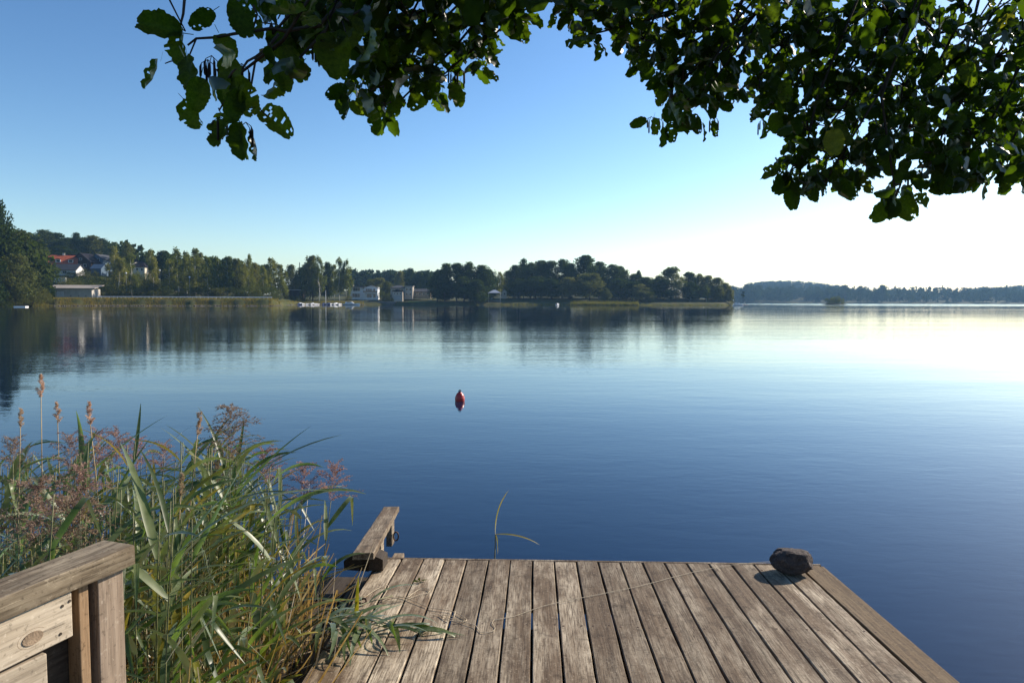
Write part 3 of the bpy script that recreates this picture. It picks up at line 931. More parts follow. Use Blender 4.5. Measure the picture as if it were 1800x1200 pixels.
# reeds and rough grass along the far waterlines
def blades(name, specs, mat, label, kind='stuff'):
    V = []
    rg = np.random.default_rng(sum(map(ord, name)) + 3)
    for (p0, p1, t0, t1, cnt, h0, h1, wd) in specs:
        px = rg.uniform(p0, p1, cnt); t = rg.uniform(t0, t1, cnt)
        for a, b in zip(px, t):
            d = shore(a) + b
            x = gx(a, d)
            z = max(-0.05, ground_z(a, d) - 0.05) if b > 0 else -0.05
            h = rg.uniform(h0, h1)
            lx = rg.normal() * 0.25 * h; ly = rg.normal() * 0.25 * h
            an = rg.uniform(0, 3.14); wx = wd * math.cos(an); wy = wd * math.sin(an)
            V.append([(x - wx, d - wy, z), (x + wx, d + wy, z), (x + lx, d + ly, z + h)])
    me = quads_mesh(name, np.array(V), 3, M[mat])
    o = link(name, me)
    tag(o, label, 'grass', kind=kind)
    return o
blades('embankment_grass', [(90, 492, 0.5, 7.5, 9000, 0.25, 0.7, 0.09), (92, 492, -0.2, 2, 1500, 0.3, 0.7, 0.1), (-200, 95, -0.5, 5, 2500, 0.4, 1.2, 0.12), (484, 640, 0.5, 9, 2500, 0.2, 0.6, 0.09)], 'shore_grass', 'rough grass covering the road embankment')
blades('far_reed_bed', [(1003, 1122, -2.5, 3, 5200, 1.1, 2.0, 0.08), (1122, 1290, -0.5, 1.5, 900, 0.4, 0.9, 0.08), (880, 1003, -0.3, 2, 600, 0.4, 0.9, 0.08)], 'shore_reed', 'pale green reed bed at the foot of the wooded point')

# stones along the embankment foot
sv, sf = [], []
rg = np.random.default_rng(5)
ico = [(0, 0, 1), (0.9, 0, 0.25), (0.28, 0.85, 0.3), (-0.72, 0.53, 0.25), (-0.72, -0.53, 0.3), (0.28, -0.85, 0.25), (0, 0, -0.6)]
icf = [(0, 1, 2), (0, 2, 3), (0, 3, 4), (0, 4, 5), (0, 5, 1), (6, 2, 1), (6, 3, 2), (6, 4, 3), (6, 5, 4), (6, 1, 5)]
for q in range(900):
    px = rg.uniform(96, 640); d = shore(px) + rg.uniform(-0.6, 0.9)
    s_ = rg.uniform(0.12, 0.38); o_ = len(sv)
    for v_ in ico:
        sv.append((gx(px, d) + v_[0] * s_ * rg.uniform(.7, 1.3), d + v_[1] * s_, 0.02 + v_[2] * s_ * rg.uniform(.7, 1.2)))
    sf.extend([tuple(i + o_ for i in f) for f in icf])
tag(link('shore_stones', arr_mesh('shore_stones', sv, sf, M['shore_stone'])), 'grey stones lining the embankment waterline', 'stones', kind='stuff')

# ------------------------------------------------------------------ guardrail, lamps
def guardrail():
    p0, p1 = 172, 478
    n = 44
    def pos(i):
        px = p0 + (p1 - p0) * i / n
        d = shore(px) + 6.2
        return px, d
    root = empty('guardrail', (gx(p0, pos(0)[1]), pos(0)[1], 2.4))
    ox, oy, oz = root.location
    prof = [(-0.04, 0.42), (0.03, 0.48), (-0.02, 0.57), (0.03, 0.66), (-0.04, 0.74), (-0.09, 0.74), (-0.09, 0.42)]
    mb = MB(); rings = []
    for i in range(n + 1):
        px, d = pos(i)
        x = gx(px, d); z = ground_z(px, d)
        rings.append([(x - ox, d - dy - oy, z - oz + dz + 0.12) for dy, dz in prof])
    k = len(prof)
    mb.add([p for r_ in rings for p in r_], [(i * k + j, (i + 1) * k + j, (i + 1) * k + (j + 1) % k, i * k + (j + 1) % k) for i in range(n) for j in range(k)])
    mb.build('rail_beam', M['galv'], root)
    pm = MB().box((0, 0.12, 0.38), (0.12, 0.14, 1.0)).mesh('post', M['galv'])
    for i in range(0, n + 1):
        px, d = pos(i)
        link('post', pm, root, (gx(px, d) - ox, d - oy, ground_z(px, d) - oz))
    tag(root, 'long pale steel guardrail along the lake road on the left', 'guardrail')
guardrail()

def lamp(px, py, d, label):
    z0 = ground_z(px, d); zt = top_z(px, py, d)
    root = empty('street_lamp', (gx(px, d), d, z0))
    MB().tube([(0, 0, -0.3), (0, 0, zt - z0 - 0.3)], [0.07, 0.05], 6).build('pole', M['pole'], root)
    MB().lathe([(0.05, -0.32), (0.24, -0.22), (0.34, 0), (0.24, 0.22), (0.05, 0.32)], (0, 0, zt - z0), 10).build('lamp_globe', M['lamp_globe'], root, True)
    tag(root, label, 'street lamp', 'globe lamps on the lake road')
lamp(283, 475, 256, 'white globe street lamp higher up beside the dark tree')
lamp(335, 487, 252, 'white globe street lamp lower down among the birches')
lamp(224, 480, 254, 'white globe street lamp below the white hip-roofed house')

# ------------------------------------------------------------------ houses
def house_root(name, px, d, rz, label, z=None, cat='house', group=None):
    z0 = ground_z(px, d) if z is None else z
    r_ = empty(name, (gx(px, d), d, z0), rz)
    tag(r_, label, cat, group)
    return r_

def wall_box(root, x0, x1, y0, y1, z0, z1, mat, name='wall'):
    return MB().box(((x0 + x1) / 2, (y0 + y1) / 2, (z0 + z1) / 2), (x1 - x0, y1 - y0, z1 - z0)).build(name, M[mat], root)

def gable_wall(root, x0, x1, y0, y1, z0, ze, zr, mat, ridge='X'):
    mb = MB()
    if ridge == 'X':
        ym = (y0 + y1) / 2
        mb.prism([(x0, y0, z0), (x0, y1, z0), (x0, y1, ze), (x0, ym, zr), (x0, y0, ze)], (x1 - x0, 0, 0))
    else:
        xm = (x0 + x1) / 2
        mb.prism([(x0, y0, z0), (x1, y0, z0), (x1, y0, ze), (xm, y0, zr), (x0, y0, ze)], (0, y1 - y0, 0))
    return mb.build('wall', M[mat], root)

def gable_roof(root, x0, x1, y0, y1, ze, zr, mat, ridge='X', ov=0.5, th=0.2):
    mb = MB()
    if ridge == 'X':
        ym = (y0 + y1) / 2
        sl = (zr - ze) / (ym - y0)
        for (ya, s) in ((y0 - ov, 1), (y1 + ov, -1)):
            za = ze - ov * sl
            mb.prism([(x0 - ov, ya, za + 0.03), (x0 - ov, ym, zr + 0.03), (x0 - ov, ym, zr + th), (x0 - ov, ya, za + th)], (x1 - x0 + 2 * ov, 0, 0))
    else:
        xm = (x0 + x1) / 2
        sl = (zr - ze) / (xm - x0)
        for xa in (x0 - ov, x1 + ov):
            za = ze - ov * sl
            mb.prism([(xa, y0 - ov, za + 0.03), (xm, y0 - ov, zr + 0.03), (xm, y0 - ov, zr + th), (xa, y0 - ov, za + th)], (0, y1 - y0 + 2 * ov, 0))
    return mb.build('roof', M[mat], root)

def window(root, x, z, w, h, y, frame='white', split=1):
    """on a wall facing -Y at plane y"""
    fr = MB()
    t = 0.09
    fr.box((x, y - 0.03, z + h / 2 - t / 2), (w, 0.1, t)); fr.box((x, y - 0.03, z - h / 2 + t / 2), (w, 0.1, t))
    for q in range(split + 1):
        fr.box((x - w / 2 + t / 2 + (w - t) * q / split, y - 0.03, z), (t, 0.098, h - 2 * t))
    f = fr.build('window', M[frame], root)
    MB().box((x, y - 0.015, z), (w - t, 0.04, h - t)).build('pane', M['glass'], f)
    return f

# --- red roofed house on the hill
d = 312
zt = top_z(115, 449.5, d); ze = top_z(115, 466, d)
r = house_root('hillside_house', 115, d, R(26), 'white hillside house with bright orange-red tiled roof and two dormers', z=ze - 5.5)
hw = 5.3
gable_wall(r, -hw, hw, -4, 4, -1.0, 5.5, 5.5 + (zt - ze), 'cream', 'X')
rf = gable_roof(r, -hw, hw, -4, 4, 5.5, 5.5 + (zt - ze), 'red_roof', 'X', 0.6)
MB().box((0.2, 0.3, 5.5 + zt - ze + 0.5), (0.9, 0.7, 1.4)).build('chimney', M['cream'], rf)
for xx in (-1.6, 3.2):
    dm = MB().box((xx, -2.35, 7.2), (1.9, 2.2, 1.35)).build('dormer', M['white'], r)
    MB().box((xx, -3.47, 7.2), (1.3, 0.06, 0.9)).build('pane', M['glass'], dm)
    MB().prism([(xx - 1.25, -3.75, 7.88), (xx + 1.25, -3.75, 7.88), (xx, -3.75, 8.4)], (0, 2.6, 0)).build('dormer_roof', M['red_roof'], dm)
for xx in (-3.6, -1.2, 1.2, 3.6):
    window(r, xx, 3.9, 1.2, 1.3, -4)
# --- grey roofed house below it
d = 300
zt = top_z(122, 465, d); ze = top_z(122, 474.5, d); zb = top_z(122, 482, d)
r = house_root('hillside_house', 121, d, R(4), 'low white house with flat grey roof directly below the red-roofed house', z=zb - 1.0)
a_, b_, c_ = 1.0 + ze - zb, 1.0 + zt - zb, 5.6
wall_box(r, -c_, c_, -3.5, 3.5, -1, a_, 'white')
gable_wall(r, -c_ + 0.02, c_ - 0.02, -3.48, 3.48, a_ - 0.3, a_, b_, 'white', 'X')
gable_roof(r, -c_, c_, -3.5, 3.5, a_, b_, 'grey_roof', 'X', 0.5)
for xx in (-4.9, -2.4, 0.8):
    window(r, xx, a_ - 1.1, 1.5, 1.2, -3.5, split=2)
# --- brown house with gable to the lake
d = 318
zt = top_z(153, 446.5, d); ze = top_z(153, 460, d); zb = top_z(153, 470, d)
r = house_root('hillside_house', 155, d, R(3), 'dark brown timber house with black gable roof on the hill', z=zb - 2)
H0, H1 = 2 + ze - zb, 2 + zt - zb
gable_wall(r, -4.3, 4.3, -4.5, 4.5, -1, H0, H1, 'brown_wood', 'Y')
gable_roof(r, -4.3, 4.3, -4.5, 4.5, H0, H1, 'dark_roof', 'Y', 0.8, 0.25)
window(r, 0, H0 + 0.9, 1.2, 1.0, -4.5); window(r, -1.5, 2.7, 1.6, 1.3, -4.5, split=2); window(r, 1.8, 2.7, 1.4, 1.3, -4.5)
wall_box(r, -2.6, 2.8, -5.6, -4.53, 1.2, 1.4, 'brown_wood', 'balcony')
gable_wall(r, -9, -4.32, -3, 4, -1, H0 - 0.2, H1 - 0.3, 'brown_wood', 'X')
gable_roof(r, -9, -4.9, -3, 4, H0 - 0.2, H1 - 0.3, 'dark_roof', 'X', 0.5)
# --- blue grey house
d = 326
zt = top_z(183, 448, d); ze = top_z(183, 456, d); zb = top_z(183, 466, d)
r = house_root('hillside_house', 183, d, R(-3), 'blue-grey gabled house right of the dark brown house', z=zb - 2)
H0, H1 = 2 + ze - zb, 2 + zt - zb
gable_wall(r, -2.9, 2.9, -4, 4, -1, H0, H1, 'blue_wall', 'Y')
gable_roof(r, -2.9, 2.9, -4, 4, H0, H1, 'grey_roof', 'Y', 0.45, 0.15)
window(r, -0.9, H0 - 0.4, 0.9, 1.2, -4); window(r, 0.9, H0 - 0.4, 0.9, 1.2, -4); window(r, -0.9, H0 - 3, 1.0, 1.2, -4)
d = 300
zt = top_z(178, 465, d); zb = top_z(178, 477, d)
r = house_root('garden_shed', 178, d, R(-2), 'small blue-roofed outbuilding below the blue-grey house', z=zb - 1, cat='shed')
gable_wall(r, -2.2, 2.2, -2.5, 2.5, -1, 2.2, 1 + zt - zb, 'blue_wall', 'X')
gable_roof(r, -2.2, 2.2, -2.5, 2.5, 2.2, 1 + zt - zb, 'blue_wall', 'X', 0.4)
# --- white house with hipped dark roof and turret
d = 288
zt = top_z(250, 459, d); ze = top_z(250, 470, d); zb = top_z(250, 479, d)
r = house_root('hillside_house', 250, d, R(6), 'white house with dark hipped roof and pointed turret among trees', z=zb - 2.5)
H0, H1 = 2.5 + ze - zb, 2.5 + zt - zb
wall_box(r, -3.0, 3.0, -3.5, 3.5, -1, H0, 'cream')
o_ = 0.6
rf = MB().add([(-3 - o_, -3.5 - o_, H0 + 0.02), (3 + o_, -3.5 - o_, H0 + 0.02), (3 + o_, 3.5 + o_, H0 + 0.02), (-3 - o_, 3.5 + o_, H0 + 0.02), (-0.8, 0, H1), (0.8, 0, H1)],
              [(0, 1, 5, 4), (1, 2, 5), (2, 3, 4, 5), (3, 0, 4), (3, 2, 1, 0)]).build('roof', M['dark_roof'], r)
MB().lathe([(1.0, 0), (0.8, 0.8), (0.35, 2.0), (0.06, 3.2)], (-1.6, 0, H1 - 0.9), 8).build('turret_roof', M['dark_roof'], rf)
for xx in (-1.9, 0, 1.9):
    window(r, xx, H0 - 1.0, 0.9, 1.2, -3.5)
# --- long grey garage at the road
d = 246
zt = top_z(130, 501.5, d); ze = top_z(130, 508, d); zb = top_z(130, 520.5, d)
r = house_root('garage_building', 133, d, R(7), 'long pale garage with flat overhanging felt roof at the road', z=zb - 0.3, cat='garage')
H0 = 0.3 + ze - zb
hw = 8.2
wall_box(r, -hw + 3.2, hw - 1.0, -3.2, 3.2, -1, H0, 'garage_wall')
wall_box(r, -hw, -hw + 3.15, -1.6, 3.15, -1, H0 - 0.02, 'grey_roof', 'shaded_recess_wall')  # dark grey puts the shadow of the recess into the wall colour
MB().prism([(-hw - 0.3, -3.9, H0 + 0.03), (-hw - 0.3, 3.6, H0 + zt - ze), (-hw - 0.3, 3.6, H0 + zt - ze + 0.2), (-hw - 0.3, -3.9, H0 + 0.28)], (2 * hw + 0.6, 0, 0)).build('roof', M['pale_roof'], r)
for q, xx in enumerate((-3.9, -2.7)):
    dr = MB().box((xx, -3.24, 0.98), (1.05, 0.08, 2.0)).build('door', M['garage_door'], r)
    MB().box((xx + 0.35, -3.31, 0.9), (0.08, 0.06, 0.16)).build('handle', M['iron'], dr)
for xx in (0.2, 2.8, 5.2):
    MB().box((xx, -3.22, 0.35), (0.35, 0.05, 0.3)).build('vent', M['iron'], r)
# --- white garden wall above the garage
d = 262
r = house_root('garden_wall', 108, d, R(3), 'short white garden wall behind the garage roof', z=top_z(108, 491.5, d), cat='wall')
wall_box(r, -2.2, 2.2, -0.12, 0.12, -1.0, 0.7, 'white', 'masonry')
wall_box(r, -2.25, 2.25, -0.17, 0.17, 0.703, 0.78, 'garage_wall', 'coping')
# --- dark shed by the mooring
d = 328
zt = top_z(518, 506.5, d); zb = top_z(518, 521, d)
r = house_root('boat_shed', 518, d, R(3), 'dark brown boat shed with pale flat roof behind the bushes', z=zb - 0.3, cat='shed')
H0 = 0.3 + (zt - zb)
wall_box(r, -4.6, 4.6, -2, 3, -1, H0 - 1.1, 'brown_wood')
MB().box((0, 0, H0 - 0.85), (10.6, 6.4, 0.45)).build('roof', M['pale_roof'], r)
for xx in (-4.9, -1.7, 1.7, 4.9):
    MB().box((xx, -2.9, (H0 - 1.1) / 2 - 0.3), (0.18, 0.18, H0 - 0.5)).build('post', M['brown_wood'], r)
window(r, -2.2, 1.4, 1.6, 1.0, -2, 'brown_wood', 2)
# --- white villa
d = 346
zt = top_z(640, 500.5, d); zb = top_z(640, 523.5, d)
r = house_root('lakeside_villa', 640, d, R(5), 'white two-storey villa with large dark windows by the water', z=zb)
H1 = zt - zb
hw = 7.0
wall_box(r, -hw, hw, 0, 8, -1, H1 - 1.2, 'villa_white')
gable_wall(r, 0.2, hw - 0.02, -1.0, 7.5, -1, H1 - 1.6, H1 - 0.3, 'villa_white', 'Y')
gable_roof(r, 0.2, hw, -1.0, 7.5, H1 - 1.6, H1 - 0.3, 'grey_roof', 'Y', 0.5, 0.15)
MB().box((-3.4, 3.6, H1 - 1.0), (8.0, 9.4, 0.35)).build('roof', M['grey_roof'], r)
for (xx, zz, ww, hh, yy, sp_) in ((-3.6, 4.2, 3.6, 1.7, 0, 3), (-3.9, 1.3, 4.0, 1.9, 0, 3), (2.6, 3.9, 3.2, 1.8, -1.0, 3), (5.3, 3.9, 1.2, 1.6, -1.0, 1), (2.8, 1.0, 2.6, 1.9, -1.0, 2), (5.4, 1.0, 1.4, 1.9, -1.0, 1)):
    window(r, xx, zz, ww, hh, yy, 'villa_white', sp_)
MB().box((3.5, -2.0, 2.55), (7.2, 2.0, 0.22)).build('balcony', M['villa_white'], r)
MB().box((3.5, -2.95, 3.1), (7.1, 0.05, 0.8)).build('balcony_rail', M['glass'], r)
for xx in (0.3, 6.9):
    MB().box((xx, -2.8, 0.7), (0.25, 0.25, 3.4)).build('column', M['villa_white'], r)
MB().box((-6.0, 4, H1 - 0.3), (0.8, 0.8, 1.2)).build('chimney', M['beige'], r)
# --- quay wall in front of the villas
d = 331
r = house_root('quay_wall', 662, d, 0, 'dark stone quay wall in front of the villas', z=0, cat='wall')
wall_box(r, -9.5, 9.0, -0.3, 1.2, -0.6, 1.45, 'stone_wall', 'masonry')
wall_box(r, -9.6, 9.1, -0.4, 1.25, 1.453, 1.62, 'beige', 'coping')
# --- beige house
d = 345
zt = top_z(706, 501.5, d); zb = top_z(706, 522, d)
r = house_root('lakeside_villa', 706, d, R(3), 'beige two-storey house with low grey hip roofs and boathouse below', z=zb)
H1 = zt - zb
wall_box(r, -5.5, 1.6, 0, 8, -1, H1 - 1.3, 'beige')
wall_box(r, 1.62, 5.6, -0.6, 7, -1, H1 - 0.6, 'beige', 'stair_wing')
MB().add([(-6, -1.2, H1 - 1.28), (2.0, -1.2, H1 - 1.28), (2.0, 8.5, H1 - 1.28), (-6, 8.5, H1 - 1.28), (-3, 3.5, H1 + 0.1), (-0.5, 3.5, H1 + 0.1)],
         [(0, 1, 5, 4), (1, 2, 5), (2, 3, 4, 5), (3, 0, 4), (3, 2, 1, 0)]).build('roof', M['grey_roof'], r)
MB().box((3.6, 3.2, H1 - 0.42), (4.6, 8.4, 0.3)).build('roof', M['pale_roof'], r)
for (xx, zz, ww, hh, yy) in ((-1.9, H1 - 2.6, 1.3, 1.2, 0), (0.4, H1 - 2.6, 1.2, 1.2, 0), (-4.2, H1 - 2.6, 1.3, 1.2, 0), (2.7, H1 - 2.0, 1.1, 1.6, -0.6), (4.5, H1 - 2.0, 1.1, 1.6, -0.6), (2.7, H1 - 4.4, 1.1, 1.3, -0.6), (4.5, H1 - 4.4, 1.1, 1.3, -0.6)):
    window(r, xx, zz, ww, hh, yy)
wall_box(r, -3.8, 1.2, -6.5, -0.05, -2.2, H1 - 3.2, 'beige', 'boathouse')
MB().prism([(-4.2, -7.0, H1 - 3.17), (1.6, -7.0, H1 - 3.17), (-1.3, -7.0, H1 - 2.0)], (0, 6.9, 0)).build('boathouse_roof', M['dark_roof'], r)
dr = MB().box((-1.3, -6.55, -0.4), (3.6, 0.08, 2.0)).build('boathouse_door', M['pole'], r)
for xx in (-2.8, -1.3, 0.2):
    window(r, xx, H1 - 4.2, 1.0, 0.9, -6.5)
# --- bungalow
d = 350
zt = top_z(741, 508, d); ze = top_z(741, 512.5, d); zb = top_z(741, 521, d)
r = house_root('bungalow', 741, d, R(2), 'low tan bungalow with grey roof beside the beige house', z=zb)
wall_box(r, -4.6, 4.6, 0, 7, -1, ze - zb, 'tan_wall')
gable_wall(r, -4.58, 4.58, 0.02, 6.98, ze - zb - 0.3, ze - zb, zt - zb, 'tan_wall', 'X')
gable_roof(r, -4.6, 4.6, 0, 7, ze - zb, zt - zb, 'grey_roof', 'X', 0.5)
for xx in (-3.2, -1.0, 1.2, 3.3):
    window(r, xx, 1.3, 1.3, 1.2, 0)
r = MB().box((0, 0, 0), (14, 5, 0.3)).build('lawn', M['lawn'])
r.location = (gx(741, 334), 336, 1.45); r.rotation_euler = (R(3), 0, 0)
tag(r, 'bright sunlit lawn in front of the bungalow', kind='structure')
# --- pavilion under the dark grove
d = 342
zt = top_z(869, 509.5, d); zb = top_z(869, 528, d)
r = house_root('lakeside_pavilion', 869, d, 0, 'open pavilion with pale pitched roof beside the dark grove', z=zb - 0.2, cat='pavilion')
H1 = zt - zb + 0.2
MB().add([(-3.4, -2, H1 - 1.5), (3.4, -2, H1 - 1.5), (3.4, 3, H1 - 1.5), (-3.4, 3, H1 - 1.5), (-0.6, 0.5, H1), (0.6, 0.5, H1)],
         [(0, 1, 5, 4), (1, 2, 5), (2, 3, 4, 5), (3, 0, 4), (3, 2, 1, 0)]).build('roof', M['boat_cover'], r)
for xx in (-2.9, 2.9):
    for yy in (-1.6, 2.6):
        MB().box((xx, yy, (H1 - 1.5) / 2 - 0.3), (0.25, 0.25, H1 - 0.9)).build('post', M['garage_wall'], r)
MB().box((0, 0.5, 0.05), (7, 5.2, 0.25)).build('floor', M['pale_roof'], r)
for px, w_, lab in ((886, 2.4, 'white garden cabin between the pavilion and birches'), (911, 2.0, 'white cabin gable half hidden on the wooded point')):
    d = 362
    r = house_root('garden_cabin', px, d, R(8), lab, cat='cabin')
    zt = top_z(px, 509, d) - r.location.z
    gable_wall(r, -w_ / 2, w_ / 2, -1.5, 1.5, -0.5, zt - 1.0, zt, 'cream', 'Y')
    gable_roof(r, -w_ / 2, w_ / 2, -1.5, 1.5, zt - 1.0, zt, 'grey_roof', 'Y', 0.25, 0.1)
    window(r, 0, zt - 2.2, 0.8, 1.0, -1.5)

# ------------------------------------------------------------------ boats
def boat(px, d, L, rz, hull, label, cover=None, cabin=False, group='boats moored below the birches', z=0.0, beam=0.36):
    root = empty('motor_boat' if cabin or cover else 'rowing_boat', (gx(px, d), d, z), rz)
    n = 9
    vs_, fs = [], []
    for i in range(n):
        u = i / (n - 1)
        x = (u - 0.5) * L
        w = L * beam * 0.5 * (1 - max(0, (u - 0.45) / 0.55) ** 2.2) * (0.9 + 0.1 * min(1, u * 3)) + 0.015
        zr = 0.55 + 0.25 * u ** 2
        ring = [(x, -w, zr), (x, -w * 0.8, 0.12), (x, 0, -0.18 + 0.2 * max(0, u - 0.7)), (x, w * 0.8, 0.12), (x, w, zr), (x, w * 0.86, zr), (x, w * 0.6, 0.18), (x, -w * 0.6, 0.18), (x, -w * 0.86, zr)]
        vs_ += ring
    k = 9
    for i in range(n - 1):
        for j in range(k):
            fs.append((i * k + j, (i + 1) * k + j, (i + 1) * k + (j + 1) % k, i * k + (j + 1) % k))
    fs.append(tuple(range(k))); fs.append(tuple((n - 1) * k + j for j in reversed(range(k))))
    MB().add(vs_, fs).build('hull', M[hull], root)
    for xx in (-0.2 * L, 0.12 * L):
        MB().box((xx, 0, 0.40), (0.24, L * beam * 0.72, 0.04)).build('thwart', M['brown_wood'], root)
    if cover:
        MB().prism([(-L * 0.46, -L * beam * 0.42, 0.62), (-L * 0.46, 0, 1.02), (-L * 0.46, L * beam * 0.42, 0.62)], (L * 0.62, 0, 0)).build('cover', M[cover], root)
    if cabin:
        MB().prism([(-0.36 * L, -L * beam * 0.34, 0.62), (0.16 * L, -L * beam * 0.34, 0.72), (0.02 * L, -L * beam * 0.34, 1.55), (-0.34 * L, -L * beam * 0.34, 1.50)], (0, L * beam * 0.68, 0)).build('cabin', M['boat_white'], root)
        MB().box((-0.15 * L, -L * beam * 0.345, 1.2), (0.24 * L, 0.05, 0.3)).build('window', M['glass'], root)
    else:
        MB().box((-L * 0.52, 0, 0.62), (0.28, 0.3, 0.55)).build('outboard_motor', M['navy'], root)
    tag(root, label, 'boat', group)
bl = [(527, 312, 4.6, 1.5, 'boat_blue', 'boat_cover'), (533, 313, 4.4, 1.7, 'boat_white', None), (542, 314, 4.2, 1.4, 'boat_white', None), (549, 314.5, 4.6, 1.6, 'boat_white', 'boat_cover'),
      (557, 315, 4.0, 1.5, 'boat_white', None), (569, 316, 4.8, 1.7, 'boat_blue', 'navy'), (577, 316.5, 4.4, 1.4, 'boat_blue', 'navy'), (583, 317, 4.6, 1.6, 'boat_white', None), (590, 317.5, 4.8, 1.5, 'boat_white', 'boat_white'), (597, 318, 4.4, 1.65, 'boat_white', None)]
for i, (px, d, L, rz, hull, cov) in enumerate(bl):
    d -= 4
    boat(px, d, L, rz + math.pi, hull, f'small {"blue" if "blue" in hull else "white"} boat, {ordl(i)} in the row moored below the birches', cov)
boat(618, 315, 7.6, R(4), 'boat_white', 'white cabin boat at the right end of the mooring row', None, True, beam=0.30)
boat(980, 322, 3.6, R(70), 'boat_white', 'lone white boat at the dark wooded shore', 'boat_white', group='lone boats')
boat(1297, 352, 5.5, R(10), 'boat_white', 'white boat at the tip of the wooded point', None, True, group='lone boats')
# floating platform by the headland
r = empty('floating_platform', (gx(38, 189), 189, 0), R(6))
MB().box((0, 0, 0.10), (3.0, 1.6, 0.35)).build('float_body', M['boat_white'], r)
for q in range(8):
    MB().box((-1.33 + q * 0.38, 0, 0.30), (0.34, 1.62, 0.045)).build('deck_board', M['plank_pale'], r)
tag(r, 'small white floating bathing platform below the left headland', 'platform')
# mooring pole, sign at the point
d = 313
r = empty('mooring_pole', (gx(573, d), d, 0))
zt = top_z(573, 511, d)
MB().tube([(0, 0, -0.8), (0, 0, zt)], [0.14, 0.10], 8).build('shaft', M['white'], r)
MB().lathe([(0.02, -0.06), (0.15, 0), (0.12, 0.08), (0.02, 0.12)], (0, 0, zt), 8).build('finial', M['white'], r)
tag(r, 'slim white pole standing among the moored boats', 'pole')
d = 352
r = empty('shore_lamp', (gx(1288, d), d, 0))
zt = top_z(1288, 527.5, d)
MB().tube([(0, 0, -0.5), (0, 0, zt - 0.2)], [0.06, 0.05], 6).build('pole', M['pole'], r)
MB().lathe([(0.05, -0.25), (0.28, -0.15), (0.3, 0.1), (0.05, 0.25)], (0, 0, zt), 8).build('lamp_head', M['lamp_globe'], r)
tag(r, 'small white lamp at the tip of the wooded point', 'lamp')

# islet
d = 470
iv = MB()
ring = []
prof = [(9.5, -0.5), (8.6, 0.15), (6.5, 0.55), (3.0, 0.8), (0.3, 0.85)]
iv.lathe(prof, (0, 0, 0), 20)
o = iv.build('islet_ground', M['bank'], None, True)
o.location = (gx(1465, d), d, 0); o.scale = (0.95, 0.7, 1)
tag(o, 'tiny low islet in the bay', kind='structure')
for i, (px, yt, w_, dd) in enumerate(((1453, 523, 14, 470), (1462, 519, 16, 472), (1470, 519, 15, 470), (1477, 522, 14, 472))):
    put_tree(px, yt, dd, 'bush', f'dark shrub, {ordl(i)} on the tiny islet in the bay', 'shrub', 'shrubs on the islet', w_, base=0.4)
put_tree(1305, 512, 420, 'pine', 'small lone pine on the skerry beyond the point', 'tree', None, 10, base=0.2)
o = MB().lathe([(3.5, -0.5), (3.0, 0.1), (1.6, 0.35), (0.2, 0.4)], (0, 0, 0), 14).build('skerry', M['shore_stone'], None, True)
o.location = (gx(1305, 420), 420, 0)
tag(o, 'low rock skerry beyond the wooded point', kind='structure')

# ------------------------------------------------------------------ buoy
bd = 2.15 * F / (705 - 528.0)
r = empty('mooring_buoy', (gx(808, bd), bd, 0), 0.4)
rad_ = 8.7 / F * bd
hb = 17.0 / F * bd
prof = [(0.02, -0.10), (rad_ * 0.55, -0.09), (rad_ * 0.9, -0.03), (rad_, hb * 0.12), (rad_ * 0.98, hb * 0.34), (rad_ * 0.82, hb * 0.62), (rad_ * 0.56, hb * 0.82), (rad_ * 0.25, hb * 0.93), (0.025, hb * 0.955)]
MB().lathe(prof, (0, 0, 0), 28).build('float_body', M['buoy'], r, True)
MB().lathe([(0.03, hb * 0.90), (0.036, hb * 1.0), (0.02, hb * 1.03)], (0, 0, 0), 10).build('eye_post', M['navy'], r, True)
ringp = [(0.024 * math.cos(a), 0, hb * 1.02 + 0.024 * math.sin(a)) for a in np.linspace(0, 2 * math.pi, 13)]
MB().tube(ringp, 0.010, 5, False).build('mooring_ring', M['iron'], r)
MB().lathe([(rad_ * 0.985, hb * 0.28), (rad_ * 1.02, hb * 0.30), (rad_ * 1.02, hb * 0.34), (rad_ * 0.975, hb * 0.36)], (0, 0, 0), 28).build('rim', M['buoy'], r, True)
tag(r, 'small red mooring buoy floating alone on open water', 'buoy')

# ------------------------------------------------------------------ the deck
PITCHB = 0.145
d_far = PITCHB * F / 38.45
vpd = raydir(940, 563).normalized()
cfar = W(1051, 986, d_far)
dx_ = Vector((vpd.y, -vpd.x, 0)).normalized()
dx_ = (dx_ + Vector((0, 0, 0.000))).normalized()
dy_ = vpd
dz_ = dx_.cross(dy_).normalized()
DM = Matrix(((dx_.x, dy_.x, dz_.x, cfar.x), (dx_.y, dy_.y, dz_.y, cfar.y), (dx_.z, dy_.z, dz_.z, cfar.z), (0, 0, 0, 1)))
DMI = DM.inverted()
def on_deck(px, py, lift=0.0):
    """point where the view ray meets the deck's top plane, in world space"""
    rd = raydir(px, py)
    t = (cfar - CAM).dot(dz_) / rd.dot(dz_)
    return CAM + rd * t + dz_ * lift

